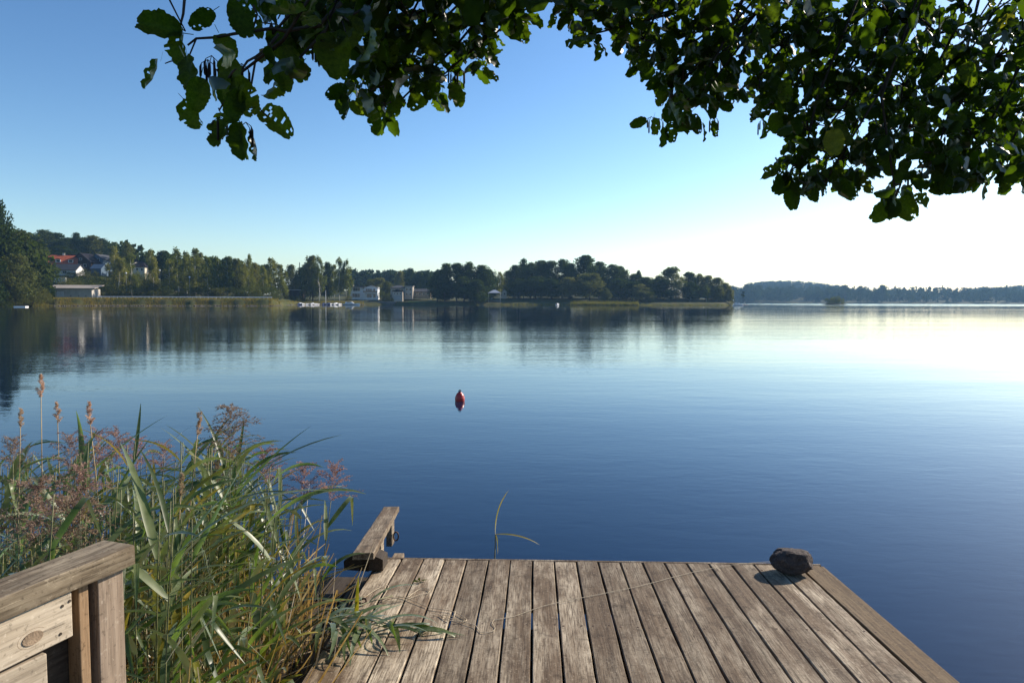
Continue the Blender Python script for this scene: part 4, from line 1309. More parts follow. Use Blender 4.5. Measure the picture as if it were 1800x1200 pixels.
NB = 20
deck = empty('wooden_jetty')
deck.matrix_world = DM
tag(deck, 'weathered plank jetty deck reaching out over the lake', 'jetty')
TH = 0.034
rgd = random.Random(4)
LEN = 4.6
def plank_mesh(w, L, th, name, mat, seed, wob=0.003):
    """board along Y with slightly worn, uneven edges"""
    rr = random.Random(seed)
    n = 26
    prof = lambda wl, wr: [(-wl, 0, -th), (-wl, 0, -0.004), (-wl + 0.0035, 0, 0), (wr - 0.0035, 0, 0), (wr, 0, -0.004), (wr, 0, -th)]
    vs_, fs = [], []
    cup = rr.uniform(-0.0015, 0.0015)
    for i in range(n + 1):
        y = -L * i / n
        wl = w / 2 + rr.uniform(-wob, wob) * 0.6
        wr = w / 2 + rr.uniform(-wob, wob) * 0.6
        zz = rr.uniform(-0.0008, 0.0008)
        ring = prof(wl, wr)
        vs_ += [(p[0], y, p[2] + zz) for p in ring]
    k = 6
    for i in range(n):
        for j in range(k):
            fs.append((i * k + j, i * k + (j + 1) % k, (i + 1) * k + (j + 1) % k, (i + 1) * k + j))
    fs.append(tuple(range(k))); fs.append(tuple(n * k + j for j in reversed(range(k))))
    return MB().add(vs_, fs).mesh(name, mat)
for i in range(NB):
    xc = (i - NB / 2 + 0.5) * PITCHB
    last = i == NB - 1
    w_ = PITCHB - 0.0105 + rgd.uniform(-0.002, 0.0015)
    me = plank_mesh(w_, LEN, TH, 'plank', M['deck_edge'] if last else M['deck'], 30 + i)
    o = link('plank', me, deck, (xc + rgd.uniform(-0.001, 0.001), -0.012 - rgd.uniform(0, 0.006), rgd.uniform(-0.002, 0.002)), (rgd.uniform(-0.0004, 0.0004), rgd.uniform(-0.008, 0.008), rgd.uniform(-0.0008, 0.0008)))
    # nail heads in pairs over the joists
    nb_ = MB()
    for yy in (-0.10, -0.95, -1.8, -2.6):
        for xx in (-0.045, 0.045):
            nb_.lathe([(0.0058, -0.002), (0.0058, 0.0012), (0.0005, 0.0018)], (xx + rgd.uniform(-.006, .006), yy + rgd.uniform(-.01, .01), 0), 6)
    nb_.build('nail_heads', M['iron'], o)
    if last:
        o['label'] = 'darker brown board along the right edge'
hwid = NB * PITCHB / 2
o = MB().box((0, 0.012, -0.180), (2 * hwid + 0.02, 0.024, 0.355)).build('front_board', M['deck'], deck, bevel=0.003)  # depth added to keep sky reflections out of the plank gaps
o = MB().box((hwid + 0.012, -LEN / 2, -0.18), (0.024, LEN, 0.34)).build('side_board', M['deck_edge'], deck, bevel=0.003)
o = MB().box((-hwid - 0.012, -LEN / 2, -0.20), (0.024, LEN, 0.33)).build('side_board', M['dark_wood'], deck, bevel=0.003)  # deepened as well, to block light from the side under the deck
for yy in (-0.10, -0.95, -1.8, -2.6, -3.4, -4.3):
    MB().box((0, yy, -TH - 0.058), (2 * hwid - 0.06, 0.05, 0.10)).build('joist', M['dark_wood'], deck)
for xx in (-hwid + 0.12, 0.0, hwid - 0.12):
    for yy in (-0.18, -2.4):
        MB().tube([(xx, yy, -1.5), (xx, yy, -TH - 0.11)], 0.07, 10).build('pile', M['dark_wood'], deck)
# iron rings at the left edge
for (px, py) in ((633, 1062), (580, 1147)):
    p = DMI @ on_deck(px, py, 0.012)
    ringp = [(p.x + 0.035 * math.cos(a), p.y + 0.022 * math.sin(a), p.z + 0.008 + 0.008 * math.sin(a * 2)) for a in np.linspace(0, 2 * math.pi, 15)]
    MB().tube(ringp, 0.006, 6, False).build('mooring_ring', M['iron'], deck)

# lower landing on the left of the deck with its sloping handrail
land = empty('bathing_landing')
land.matrix_world = DM
tag(land, 'low dark landing step with sloping plank handrail left of the deck', 'landing')
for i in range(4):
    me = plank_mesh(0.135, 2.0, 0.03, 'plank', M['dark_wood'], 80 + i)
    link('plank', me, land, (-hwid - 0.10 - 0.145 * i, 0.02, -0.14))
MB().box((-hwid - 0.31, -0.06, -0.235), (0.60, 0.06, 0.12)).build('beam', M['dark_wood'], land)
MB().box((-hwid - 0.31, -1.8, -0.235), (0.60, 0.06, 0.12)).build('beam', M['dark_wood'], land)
for xx in (-hwid - 0.08, -hwid - 0.55):
    MB().tube([(xx, -0.2, -1.3), (xx, -0.2, -0.42)], 0.05, 8).build('pile', M['dark_wood'], land)
def LP(px, py, depth):
    return DMI @ W(px, py, depth)
# gabled cross board at the corner
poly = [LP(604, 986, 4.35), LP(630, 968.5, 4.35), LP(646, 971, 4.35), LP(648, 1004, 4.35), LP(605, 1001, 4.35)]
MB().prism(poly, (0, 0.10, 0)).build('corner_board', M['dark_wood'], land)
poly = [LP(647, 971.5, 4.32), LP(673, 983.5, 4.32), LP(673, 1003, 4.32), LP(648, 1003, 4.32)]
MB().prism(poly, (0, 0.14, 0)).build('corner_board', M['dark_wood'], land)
# handrail plank sloping towards the water
a0, a1 = LP(639, 970, 4.12), LP(688, 890, 5.65)
dirv = (a1 - a0).normalized()
sidev = dirv.cross(Vector((0, 0, 1))).normalized()
upv = sidev.cross(dirv).normalized()
Mh = Matrix(((sidev.x, dirv.x, upv.x, a1.x), (sidev.y, dirv.y, upv.y, a1.y), (sidev.z, dirv.z, upv.z, a1.z), (0, 0, 0, 1)))
o = link('handrail_plank', plank_mesh(0.125, (a1 - a0).length + 0.02, 0.04, 'handrail_plank', M['deck'], 95), land, mw=Mh)
for (px, y0, y1, dep, nm) in ((688, 905, 957, 5.42, 'baluster'), (669, 928, 990, 4.95, 'baluster')):
    pt = LP(px, y0, dep); pb = LP(px - 4, y1, dep)
    c_ = (pt + pb) / 2
    MB().box(c_, (0.045, 0.095, (pt - pb).length)).build(nm, M['deck'], land, bevel=0.003)
p = LP(696, 942, 5.40)
MB().tube([(p.x + 0.02 * math.cos(a), p.y, p.z + 0.035 * math.sin(a)) for a in np.linspace(0, 2 * math.pi, 13)], 0.006, 5, False).build('mooring_ring', M['iron'], land)
p0_, p1_ = LP(692, 990, 4.62), LP(699, 973, 4.80)
MB().box(LP(697, 980, 4.72) - Vector((0, 0, 0.05)), (0.07, 0.20, 0.10)).build('stub_post', M['deck'], land, bevel=0.003)

# ------------------------------------------------------------------ railing at the left
ra = R(19.5)
e_top = W(194, 958, 1.56)
rail = empty('wooden_railing', (e_top.x, e_top.y, e_top.z), -ra)   # local +Y runs along the rail, towards the lake
tag(rail, 'weathered wooden handrail with posts in the lower left foreground', 'railing')
o = link('handrail_cap', plank_mesh(0.098, 1.7, 0.044, 'handrail_cap', M['rail_cap'], 120, 0.002), rail, (0, 0.02, 0))
o.rotation_euler = (R(0.5), 0, 0)
Zc = -0.047
def vbox(x0, x1, y0, y1, z0, z1, name, mat, bev=0.002):
    return MB().box(((x0 + x1) / 2, (y0 + y1) / 2, (z0 + z1) / 2), (x1 - x0, y1 - y0, z1 - z0)).build(name, M[mat], rail, bevel=bev)
vbox(-0.012, 0.034, -0.062, 0.002, -1.25, Zc, 'post', 'rail_post')
vbox(-0.012, 0.026, -0.101, -0.078, -1.25, Zc, 'slat', 'slat_wood')
vbox(-0.044, -0.014, -0.60, -0.02, -1.25, Zc, 'gap_shade_board', 'dark_wood')  # added dark board standing in for the shade behind the gaps
def side_plank(x0, y1, z0, z1, seed):
    me = MB().box((0, -0.7, 0), (0.024, 1.4, z1 - z0)).mesh('side_plank', M['plank_pale'])
    o = link('side_plank', me, rail, (x0, y1, (z0 + z1) / 2))
    b = o.modifiers.new('bevel', 'BEVEL'); b.width = 0.003; b.segments = 2
    return o
sp1 = side_plank(0.030, -0.128, Zc - 0.098, Zc - 0.002, 1)
sp2 = side_plank(0.030, -0.185, Zc - 0.215, Zc - 0.106, 2)
# knot on the upper plank: a low oval disc with a ring
for (yy, zz, ry, rz_) in ((-0.085, -0.012, 0.021, 0.013),):
    kn = MB()
    pts = [(0.0125, yy + ry * math.cos(a), zz + rz_ * math.sin(a)) for a in np.linspace(0, 2 * math.pi, 17)[:-1]]
    kn.prism(pts, (0.0012, 0, 0))
    kn.build('knot', M['knot'], sp1)
    for s_ in (1.4,):
        MB().tube([(0.0118, yy + ry * s_ * math.cos(a), zz + rz_ * s_ * math.sin(a)) for a in np.linspace(0.6, 5.2, 21)], 0.0005, 4, False).build('knot_ring', M['knot'], sp1)
for (yy, zz) in ((-0.022, 0.026), (-0.028, -0.030), (-0.006, 0.030)):
    MB().tube([(0.010, yy, zz), (0.0135, yy, zz)], 0.0032, 7).build('nail_hole', M['dark_wood'], sp1)
for yy in (-1.0,):
    vbox(-0.012, 0.014, yy - 0.05, yy + 0.02, -1.25, Zc, 'post', 'rail_post')

# ------------------------------------------------------------------ stone and twine
def rock():
    import bmesh
    bm = bmesh.new()
    bmesh.ops.create_icosphere(bm, subdivisions=4, radius=1.0)
    from mathutils import noise as mn
    cuts = [(Vector((-0.15, -1, 0.12)).normalized(), 0.62), (Vector((0.1, 0, 1)).normalized(), 0.70), (Vector((0.95, -0.35, 0.25)).normalized(), 0.74), (Vector((-0.9, -0.1, 0.55)).normalized(), 0.76),
            (Vector((-0.75, 0.1, -0.5)).normalized(), 0.78), (Vector((0, 0, -1)), 0.70), (Vector((0.6, 0.2, -0.75)).normalized(), 0.80), (Vector((0.45, -0.75, -0.5)).normalized(), 0.82)]
    for v in bm.verts:
        p = v.co.copy()
        for n, dd in cuts:
            e = p.dot(n) - dd
            if e > 0:
                p -= n * e * 0.70
        p += p.normalized() * (0.13 * mn.noise(p * 2.1) + 0.07 * mn.noise(p * 6.0) + 0.035 * mn.noise(p * 15))
        v.co = Vector((p.x * 0.142, p.y * 0.100, p.z * 0.086))
    zmin = min(v.co.z for v in bm.verts)
    for v in bm.verts:
        v.co.z -= zmin
    me = bpy.data.meshes.new('stone')
    bm.to_mesh(me); bm.free()
    me.materials.append(M['rock'])
    return me
st = link('stone', rock())
st.matrix_world = Matrix.Translation(on_deck(1392, 1006, 0.001)) @ DM.to_3x3().to_4x4() @ Matrix.Rotation(R(-6), 4, 'Z')
tag(st, 'dark rough stone lying on the far right corner of the deck', 'stone')

def twine(name, pts, label, r_=0.0016, seed=1):
    rr = random.Random(seed)
    P = [on_deck(px, py, 0.006 + rr.uniform(0, 0.004)) for px, py in pts]
    # catmull-rom
    out = []
    for i in range(len(P) - 1):
        a, b, c, d_ = P[max(i - 1, 0)], P[i], P[i + 1], P[min(i + 2, len(P) - 1)]
        for q in range(4):
            t = q / 4
            out.append(0.5 * ((2 * b) + (c - a) * t + (2 * a - 5 * b + 4 * c - d_) * t * t + (3 * b - a - 3 * c + d_) * t ** 3))
    out.append(P[-1])
    root = MB().tube(out, r_, 5).build(name, M['twine'], None, True)
    tag(root, label, 'twine')
twine('twine', [(1362, 988), (1300, 993), (1240, 1003), (1190, 1014), (1131, 1030), (1075, 1042), (1000, 1057), (960, 1066), (930, 1075), (905, 1084), (880, 1090), (868, 1092), (866, 1098), (870, 1105), (866, 1111), (850, 1114), (842, 1110),
                (836, 1102), (822, 1097), (800, 1090), (780, 1086), (770, 1081), (755, 1084), (730, 1087), (700, 1088), (688, 1087), (690, 1081), (705, 1082)], 'thin pale twine running from the stone across the deck planks')
twine('twine', [(628, 1062), (650, 1045), (668, 1034), (682, 1031), (680, 1040), (672, 1054), (690, 1050), (715, 1052), (725, 1045), (740, 1036), (755, 1038), (752, 1044), (735, 1048), (712, 1056), (690, 1058), (672, 1058), (700, 1050), (730, 1060), (755, 1070),
                (775, 1073), (800, 1078), (820, 1090), (812, 1094), (790, 1092), (775, 1082), (797, 1084), (800, 1076), (798, 1088)], 'tangled end of twine on the left planks of the deck', 0.0019, 3)

# ------------------------------------------------------------------ reeds
def reed_blade(length, width, e0, e1, twist, fold, seed, kink=None):
    """arching blade in local XZ, base at origin; e0/e1: elevation at base and tip"""
    rr = random.Random(seed)
    n = 8
    x = z = y = 0.0
    vs_, fs = [], []
    ph = rr.uniform(-1, 1)
    for i in range(n + 1):
        t = i / n
        e = e0 + (e1 - e0) * (t ** 1.2)
        if kink and t > kink[0]:
            e = kink[1]
        w = width * 0.5 * min(1.0, 0.45 + 3.2 * t) * (1 - t ** 2.2) ** 0.9 + 0.0006
        tw = twist * t
        dirx, dirz = math.cos(e), math.sin(e)
        nx, nz = -dirz, dirx
        wy, wn_ = math.cos(tw) * w, math.sin(tw) * w
        f_ = fold * w
        vs_ += [(x + nx * (wn_ + f_), y + wy, z + nz * (wn_ + f_)), (x, y, z), (x + nx * (-wn_ + f_), y - wy, z + nz * (-wn_ + f_))]
        st_ = length / n
        x += dirx * st_; z += dirz * st_; y += 0.03 * length * ph * t
    for i in range(n):
        a = i * 3
        fs += [(a, a + 1, a + 4, a + 3), (a + 1, a + 2, a + 5, a + 4)]
    return vs_, fs

BL = {}
def make_blades():
    spec = []
    rr = random.Random(12)
    for q in range(9):
        spec.append((rr.uniform(0.34, 0.50), rr.uniform(0.022, 0.032), R(rr.uniform(42, 68)), R(rr.uniform(-25, 35)), rr.uniform(-1.1, 1.1), rr.uniform(0.1, 0.35), q, None))
    for q in range(3):
        spec.append((rr.uniform(0.34, 0.46), rr.uniform(0.020, 0.028), R(rr.uniform(45, 65)), R(20), rr.uniform(-0.6, 0.6), 0.2, 40 + q, (rr.uniform(0.45, 0.65), R(rr.uniform(-80, -55)))))
    for mname in ('reed_leaf', 'reed_leaf_dry', 'reed_leaf_yellow'):
        BL[mname] = []
        for s_ in spec:
            v_, f_ = reed_blade(*s_)
            BL[mname].append(MB().add(v_, f_).mesh('leaf', M[mname], True, fix=False))
    return spec
BSPEC = make_blades()
LONG = {}
v_, f_ = reed_blade(0.62, 0.034, R(52), R(22), 0.35, 0.25, 77)
LONG['up'] = MB().add(v_, f_).mesh('leaf', M['reed_leaf'], True, fix=False)
v_, f_ = reed_blade(0.60, 0.032, R(38), R(-18), 0.5, 0.25, 78)
LONG['flat'] = MB().add(v_, f_).mesh('leaf', M['reed_leaf'], True, fix=False)

def plume_mesh(seed, mat, L=0.24, spread=0.075, nb=26, droop=0.35, tight=False):
    rr = random.Random(seed)
    V = []
    def sliver(p, q, w):
        d_ = (q - p)
        a = d_.cross(Vector((rr.uniform(-1, 1), rr.uniform(-1, 1), rr.uniform(-1, 1))))
        if a.length < 1e-9:
            return
        a.normalize(); a *= w
        m_ = (p + q) / 2
        V.append([tuple(p), tuple(m_ + a), tuple(q), tuple(m_ - a)])
    for i in range(nb):
        u = (i + rr.random()) / nb
        z0 = L * (0.02 + 0.9 * u)
        ln = spread * (1.3 - 0.85 * u) * rr.uniform(0.7, 1.25) * (0.4 if tight else 1.0)
        a = rr.uniform(0, 6.28)
        el = R(rr.uniform(40, 70)) if not tight else R(rr.uniform(62, 80))
        p = Vector((0, 0, z0))
        cur = p
        for s_ in range(5):
            t = (s_ + 1) / 5
            el2 = el - droop * 1.6 * t
            nxt = cur + Vector((math.cos(a) * math.cos(el2), math.sin(a) * math.cos(el2), math.sin(el2))) * (ln * 1.5 / 5)
            sliver(cur, nxt, 0.0011)
            for k in range(7):
                o_ = Vector((rr.gauss(0, 1) + math.cos(a), rr.gauss(0, 1) + math.sin(a), rr.gauss(0.3, 0.8))).normalized()
                b_ = cur.lerp(nxt, rr.random())
                sliver(b_, b_ + o_ * rr.uniform(0.010, 0.018), 0.0017)
            cur = nxt
    me = quads_mesh('plume', np.array(V), 4, M[mat])
    return me
PLUME = {'purple': [plume_mesh(s_, 'plume', 0.22, 0.08, 34, 0.5) for s_ in range(4)], 'tan': [plume_mesh(20 + s_, 'plume_tan', 0.16, 0.045, 20, 0.35, True) for s_ in range(3)],
         'big': [plume_mesh(40 + s_, 'plume', 0.28, 0.105, 64, 0.85) for s_ in range(3)]}

reed_i = [0]
def reed(base, top, label, group=None, nleaf=9, plume=None, dry=False, bend=0.12, leaf_az=0.0, az_spread=1.2, mats=('reed_leaf',), stem_r=0.0042, extra=None, leaf_from=0.3, tops=1.0):
    i = reed_i[0]; reed_i[0] += 1
    rr = random.Random(900 + i)
    base = Vector(base); top = Vector(top)
    root = empty('reed', tuple(base), 0)
    L = top - base
    ctrl = L * 0.5 + Vector((-L.x * 0.25 - bend * 0.5, -L.y * 0.25, abs(bend) * 0.2))
    n = 8
    P = []
    for k in range(n + 1):
        t = k / n
        P.append(ctrl * (2 * t * (1 - t)) + L * (t * t))
    MB().tube(P, [stem_r * (1 - 0.55 * k / n) for k in range(n + 1)], 5).build('stem', M['reed_stem_dry' if dry else 'reed_stem'], root, True, fix=False)
    def at(t):
        return ctrl * (2 * t * (1 - t)) + L * (t * t)
    for k in range(nleaf):
        t = leaf_from + (0.98 * tops - leaf_from) * (k + rr.uniform(0, 0.7)) / max(1, nleaf)
        mt = rr.choice(mats)
        if t < 0.52 and not dry and rr.random() < 0.45:
            mt = rr.choice(('reed_leaf_dry', 'reed_leaf_yellow', 'reed_leaf_dry'))
        me = rr.choice(BL[mt])
        az = leaf_az + rr.gauss(0, az_spread) if rr.random() < 0.8 else rr.uniform(-3.14, 3.14)
        sc = rr.uniform(0.75, 1.15) * (0.75 if t > 0.93 else 1.0)
        link('leaf', me, root, tuple(at(t)), (rr.uniform(-0.25, 0.25), rr.uniform(-0.2, 0.25), az), (sc, sc, sc))
    if extra:
        for (t, kind, az, sc, pit) in extra:
            link('leaf', LONG[kind], root, tuple(at(t)), (0, pit, az), (sc, sc, sc))
    if plume:
        me = PLUME[plume][i % len(PLUME[plume])]
        tan = (at(1.0) - at(0.93)).normalized()
        q = tan.to_track_quat('Z', 'Y')
        o = link('plume', me, root, tuple(at(0.985)))
        o.rotation_euler = q.to_euler()
        s_ = rr.uniform(0.85, 1.1) * (1.25 if 'largest' in label else 0.72 if plume == 'tan' else 1.0)
        o.scale = (s_, s_, s_)
    tag(root, label, 'reed', group)
    return root

G_REED = 'reeds in the bed beside the deck'
def rtop(px, py, dep):
    return W(px, py, dep)
def rbase(px, dep):
    p = W(px, 1000, dep)
    return Vector((p.x, p.y, -0.35))

# reeds one can pick out
reed(rbase(392, 3.35), rtop(404, 808, 3.35), 'tall reed with the largest upright purple plume and long raised leaves', G_REED, 7, 'big', extra=[(0.90, 'up', 0.05, 1.0, 0.22), (0.80, 'flat', -0.1, 0.9, 0.0), (0.86, 'up', 2.75, 0.9, -0.05), (0.92, 'up', 2.4, 0.75, -0.25), (0.72, 'flat', 0.25, 0.9, -0.15)], bend=0.03)
reed(rbase(295, 2.9), rtop(348, 755, 2.9), 'bare tan reed stalk with rust-coloured narrow plume', G_REED, 0, 'tan', dry=True, bend=0.05)
reed(rbase(60, 3.4), rtop(72, 690, 3.4), 'tallest dry reed stalk leaning right at the left edge', G_REED, 0, 'tan', dry=True, bend=-0.05)
reed(rbase(20, 3.2), rtop(36, 742, 3.2), 'dry tan reed plume nearest the left edge of the picture', G_REED, 0, 'tan', dry=True, bend=0.02)
reed(rbase(108, 3.5), rtop(101, 735, 3.5), 'dry tan reed plume standing straight right of the tallest stalk', G_REED, 0, 'tan', dry=True, bend=0.0)
reed(rbase(185, 3.1), rtop(158, 738, 3.1), 'dry pale reed plume tilted left above the purple plumes', G_REED, 0, 'tan', dry=True, bend=-0.08)
reed(rbase(290, 2.6), rtop(318, 862, 2.6), 'short tan reed spike below the rust-coloured plume', G_REED, 0, 'tan', dry=True, bend=0.04)
reed(rbase(30, 2.15), rtop(62, 955, 2.15), 'near reed with drooping pink-brown plume above the railing', G_REED, 6, 'big', bend=0.1)
reed(rbase(70, 2.25), rtop(118, 985, 2.25), 'near reed with shaggy brown plume just right of the pink one', G_REED, 5, 'big', bend=0.12)
reed(rbase(95, 2.5), rtop(130, 915, 2.5), 'reed with broad tan seed head behind the shaggy plumes', G_REED, 5, 'big', dry=True, bend=0.1)
reed(rbase(548, 3.7), rtop(582, 878, 3.7), 'rightmost reed with small purple plume over the open water', G_REED, 6, 'purple', bend=0.05, mats=('reed_leaf',), leaf_from=0.45)
reed(rbase(515, 3.6), rtop(531, 878, 3.6), 'reed with loose purple plume, second from right over the water', G_REED, 7, 'purple', bend=0.04)
reed(rbase(470, 3.8), rtop(466, 848, 3.8), 'reed with thin lilac plume right of the tall purple plume', G_REED, 7, 'purple', bend=0.0)
for q, (px, py, dp) in enumerate(((20, 790, 3.6), (122, 780, 3.4), (170, 768, 3.3), (200, 776, 3.5), (238, 778, 3.6), (286, 782, 3.9), (378, 815, 3.6))):
    reed(rbase(px - 14, dp), rtop(px, py + 46, dp), f'reed with purple plume, {ordl(q)} in the back line of plumes', G_REED, 8, 'purple', bend=0.06)

# the rest of the bed: nothing tells these apart
rgr = random.Random(77)
LBL = 'leafy green reed standing in the dense bed left of the deck'
def deck_left_x(y):
    p = DM @ Vector((-hwid, 0, 0)); q = DM @ Vector((-hwid, -4, 0))
    return p.x + (q.x - p.x) * (p.y - y) / (p.y - q.y)
cnt = 0
while cnt < 200:
    dep = rgr.uniform(2.05, 4.5)
    px = rgr.uniform(-40, 560)
    b = rbase(px, dep)
    if b.x > deck_left_x(b.y) - 0.12:
        continue
    if dep > 3.2 and (px > 515 or b.x > deck_left_x(b.y) - 0.42):
        continue
    lo = 775 if px < 380 else 775 + (px - 380) * 0.62
    if dep < 2.7:
        lo = max(lo, 850)
    if px > 330 and dep < 2.9:
        lo = max(lo, 985)
    py = lo + abs(rgr.gauss(0, 1)) * 85
    tp = rtop(px + rgr.uniform(-6, 34), min(py, 1120), dep)
    if tp.x > deck_left_x(b.y) + 0.02 and dep < 3.9:
        tp.x = deck_left_x(b.y) - rgr.uniform(0.02, 0.2)
    mats = ('reed_leaf',) * 7 + ('reed_leaf_yellow',)
    deep = 'front' if dep < 2.8 else 'middle' if dep < 3.6 else 'back'
    side = 'behind the wooden railing' if px < 190 else 'below the rust-coloured plume' if px < 370 else 'towards the landing and deck'
    LBL = f'leafy green reed in the {deep} of the reed bed, {side}'
    reed(b, tp, LBL, G_REED, rgr.randint(7, 10), None, bend=rgr.uniform(-0.02, 0.12), mats=mats, az_spread=1.15, leaf_az=rgr.uniform(-0.6, 0.5))
    cnt += 1

# bent reeds lying over the deck edge
def bent(pts, label, n, seed, mats=('reed_leaf',)):
    rr = random.Random(seed)
    root = empty('bent_reed', tuple(pts[0]))
    P = [Vector(p) - Vector(pts[0]) for p in pts]
    out = []
    for i in range(len(P) - 1):
        a, b, c, d_ = P[max(i - 1, 0)], P[i], P[i + 1], P[min(i + 2, len(P) - 1)]
        for q in range(5):
            t = q / 5
            out.append(0.5 * ((2 * b) + (c - a) * t + (2 * a - 5 * b + 4 * c - d_) * t * t + (3 * b - a - 3 * c + d_) * t ** 3))
    out.append(P[-1])
    MB().tube(out, [0.0055 * (1 - 0.6 * i / len(out)) for i in range(len(out))], 5).build('stem', M['reed_stem'], root, True, fix=False)
    for k in range(n):
        i = int(len(out) * (0.35 + 0.6 * k / n))
        me = rr.choice(BL[rr.choice(mats)])
        az = rr.choice((-0.3, 0.4, -1.2, 1.0)) + rr.gauss(0, 0.3)
        link('leaf', me, root, tuple(out[i] + Vector((0, 0, 0.004))), (rr.uniform(-0.5, 0.5), rr.uniform(0.40, 0.85), az), (0.62, 1.0, 0.62))
    tag(root, label, 'reed', 'bent reeds lying on the deck')
def dk(px, py, l):
    return on_deck(px, py, l)
b0 = Vector((-1.75, 3.3, -0.2))
bent([b0, dk(540, 1112, 0.06), dk(600, 1108, 0.07), dk(670, 1110, 0.05), dk(715, 1114, 0.03), dk(745, 1120, 0.008)], 'bent green reed lying furthest right across the deck planks', 13, 1)
bent([Vector((-1.7, 3.15, -0.2)), dk(535, 1130, 0.06), dk(600, 1125, 0.07), dk(640, 1118, 0.07), dk(690, 1116, 0.03)], 'bent green reed with leaves hanging over the deck edge', 15, 2)
bent([Vector((-1.8, 3.6, -0.2)), dk(560, 1110, 0.07), dk(600, 1095, 0.06), dk(650, 1070, 0.04), dk(690, 1050, 0.012)], 'bent reed stem crossing the deck edge above the iron ring', 3, 3)
bent([Vector((-1.6, 3.0, -0.2)), dk(540, 1150, 0.09), dk(590, 1138, 0.09), dk(640, 1130, 0.06)], 'short bent reed clump drooping near the lower iron ring', 14, 4)
# upright young shoot through the bent clump
v_, f_ = reed_blade(0.20, 0.020, R(86), R(78), 0.3, 0.3, 5)
sh = link('reed_shoot', MB().add(v_, f_).mesh('reed_shoot', M['reed_leaf_yellow'], True, fix=False), None, tuple(dk(627, 1112, 0.05)), (0, 0, 1.2), (1.2, 1.2, 1.2))
tag(sh, 'bright yellow-green reed shoot standing upright on the deck edge', 'reed')
# single reed shoot in the water beyond the deck
p = W(868, 978, 5.05)
r = empty('reed', (p.x, p.y, -0.3))
t_ = W(871, 938, 5.05)
MB().tube([(0, 0, 0), (0.005, 0, (t_.z + 0.3) * 0.6), (t_.x - p.x, 0, t_.z + 0.3)], [0.006, 0.005, 0.004], 5).build('stem', M['reed_stem'], r, True, fix=False)
def single(e0, e1, L, w, az, mat, sd, tw=0.3):
    v_, f_ = reed_blade(L, w, e0, e1, tw, 0.3, sd)
    link('leaf', MB().add(v_, f_).mesh('leaf', M[mat], True, fix=False), r, (t_.x - p.x, 0, t_.z + 0.3), (0, 0, az))
single(R(88), R(52), 0.36, 0.030, 0.1, 'reed_leaf_yellow', 1)
single(R(4), R(-38), 0.34, 0.024, -0.15, 'reed_leaf_yellow', 2)
single(R(-78), R(-95), 0.15, 0.04, 0.4, 'reed_leaf_yellow', 3, 0.6)
tag(r, 'lone reed shoot with yellowing leaves behind the deck end', 'reed')
# green leaf fallen on the deck
fl = MB()
c_ = on_deck(738, 1023, 0.006)
for q, (ang, sc) in enumerate(((0.3, 0.05), (1.9, 0.045), (3.6, 0.05), (5.0, 0.03))):
    a = Vector((math.cos(ang), math.sin(ang), 0.12)); b = Vector((-math.sin(ang), math.cos(ang), 0.3))
    fl.add([c_, c_ + a * sc * 0.5 + b * sc * 0.22, c_ + a * sc, c_ + a * sc * 0.5 - b * sc * 0.18 + Vector((0, 0, 0.012))], [(0, 1, 2, 3)])
o = fl.build('fallen_leaf', M['shrub'], None, fix=False)
tag(o, 'small crumpled green leaf lying on the left deck planks', 'leaf')

# dead stalks and fallen leaves at the feet of the reeds
V = []; rg2 = np.random.default_rng(31)
rr = random.Random(31)
for q in range(3600):
    dep = rr.uniform(2.0, 4.35); px = rr.uniform(-40, 585)
    b = rbase(px, dep)
    if b.x > deck_left_x(b.y) - 0.06 or (dep > 3.7 and px > 540):
        continue
    b.z = rr.uniform(-0.25, 0.12)
    L = rr.uniform(0.3, 0.95)
    if q % 3 == 0:
        dirv = Vector((rr.gauss(0.1, 1), rr.gauss(0, 1), rr.gauss(0.25, 0.35))).normalized(); b.z = rr.uniform(0.05, 0.5); L *= 0.6
    else:
        dirv = Vector((rr.gauss(0.05, 0.28), rr.gauss(0, 0.28), 1)).normalized()
    side = dirv.cross(Vector((rr.gauss(0, 1), rr.gauss(0, 1), 0.3))).normalized() * rr.uniform(0.0022, 0.0062)
    e = b + dirv * L
    m_ = (b + e) / 2 + Vector((rr.gauss(0, 0.02), rr.gauss(0, 0.02), 0))
    V.append([tuple(b - side), tuple(b + side), tuple(m_ + side), tuple(m_ - side)])
    V.append([tuple(m_ - side), tuple(m_ + side), tuple(e + side * 0.4), tuple(e - side * 0.4)])
o = link('reed_litter', quads_mesh('reed_litter', np.array(V), 4, M['reed_leaf_dry']))
tag(o, 'tan tangle of dead reed stalks at the foot of the reed bed', 'reeds', kind='stuff')

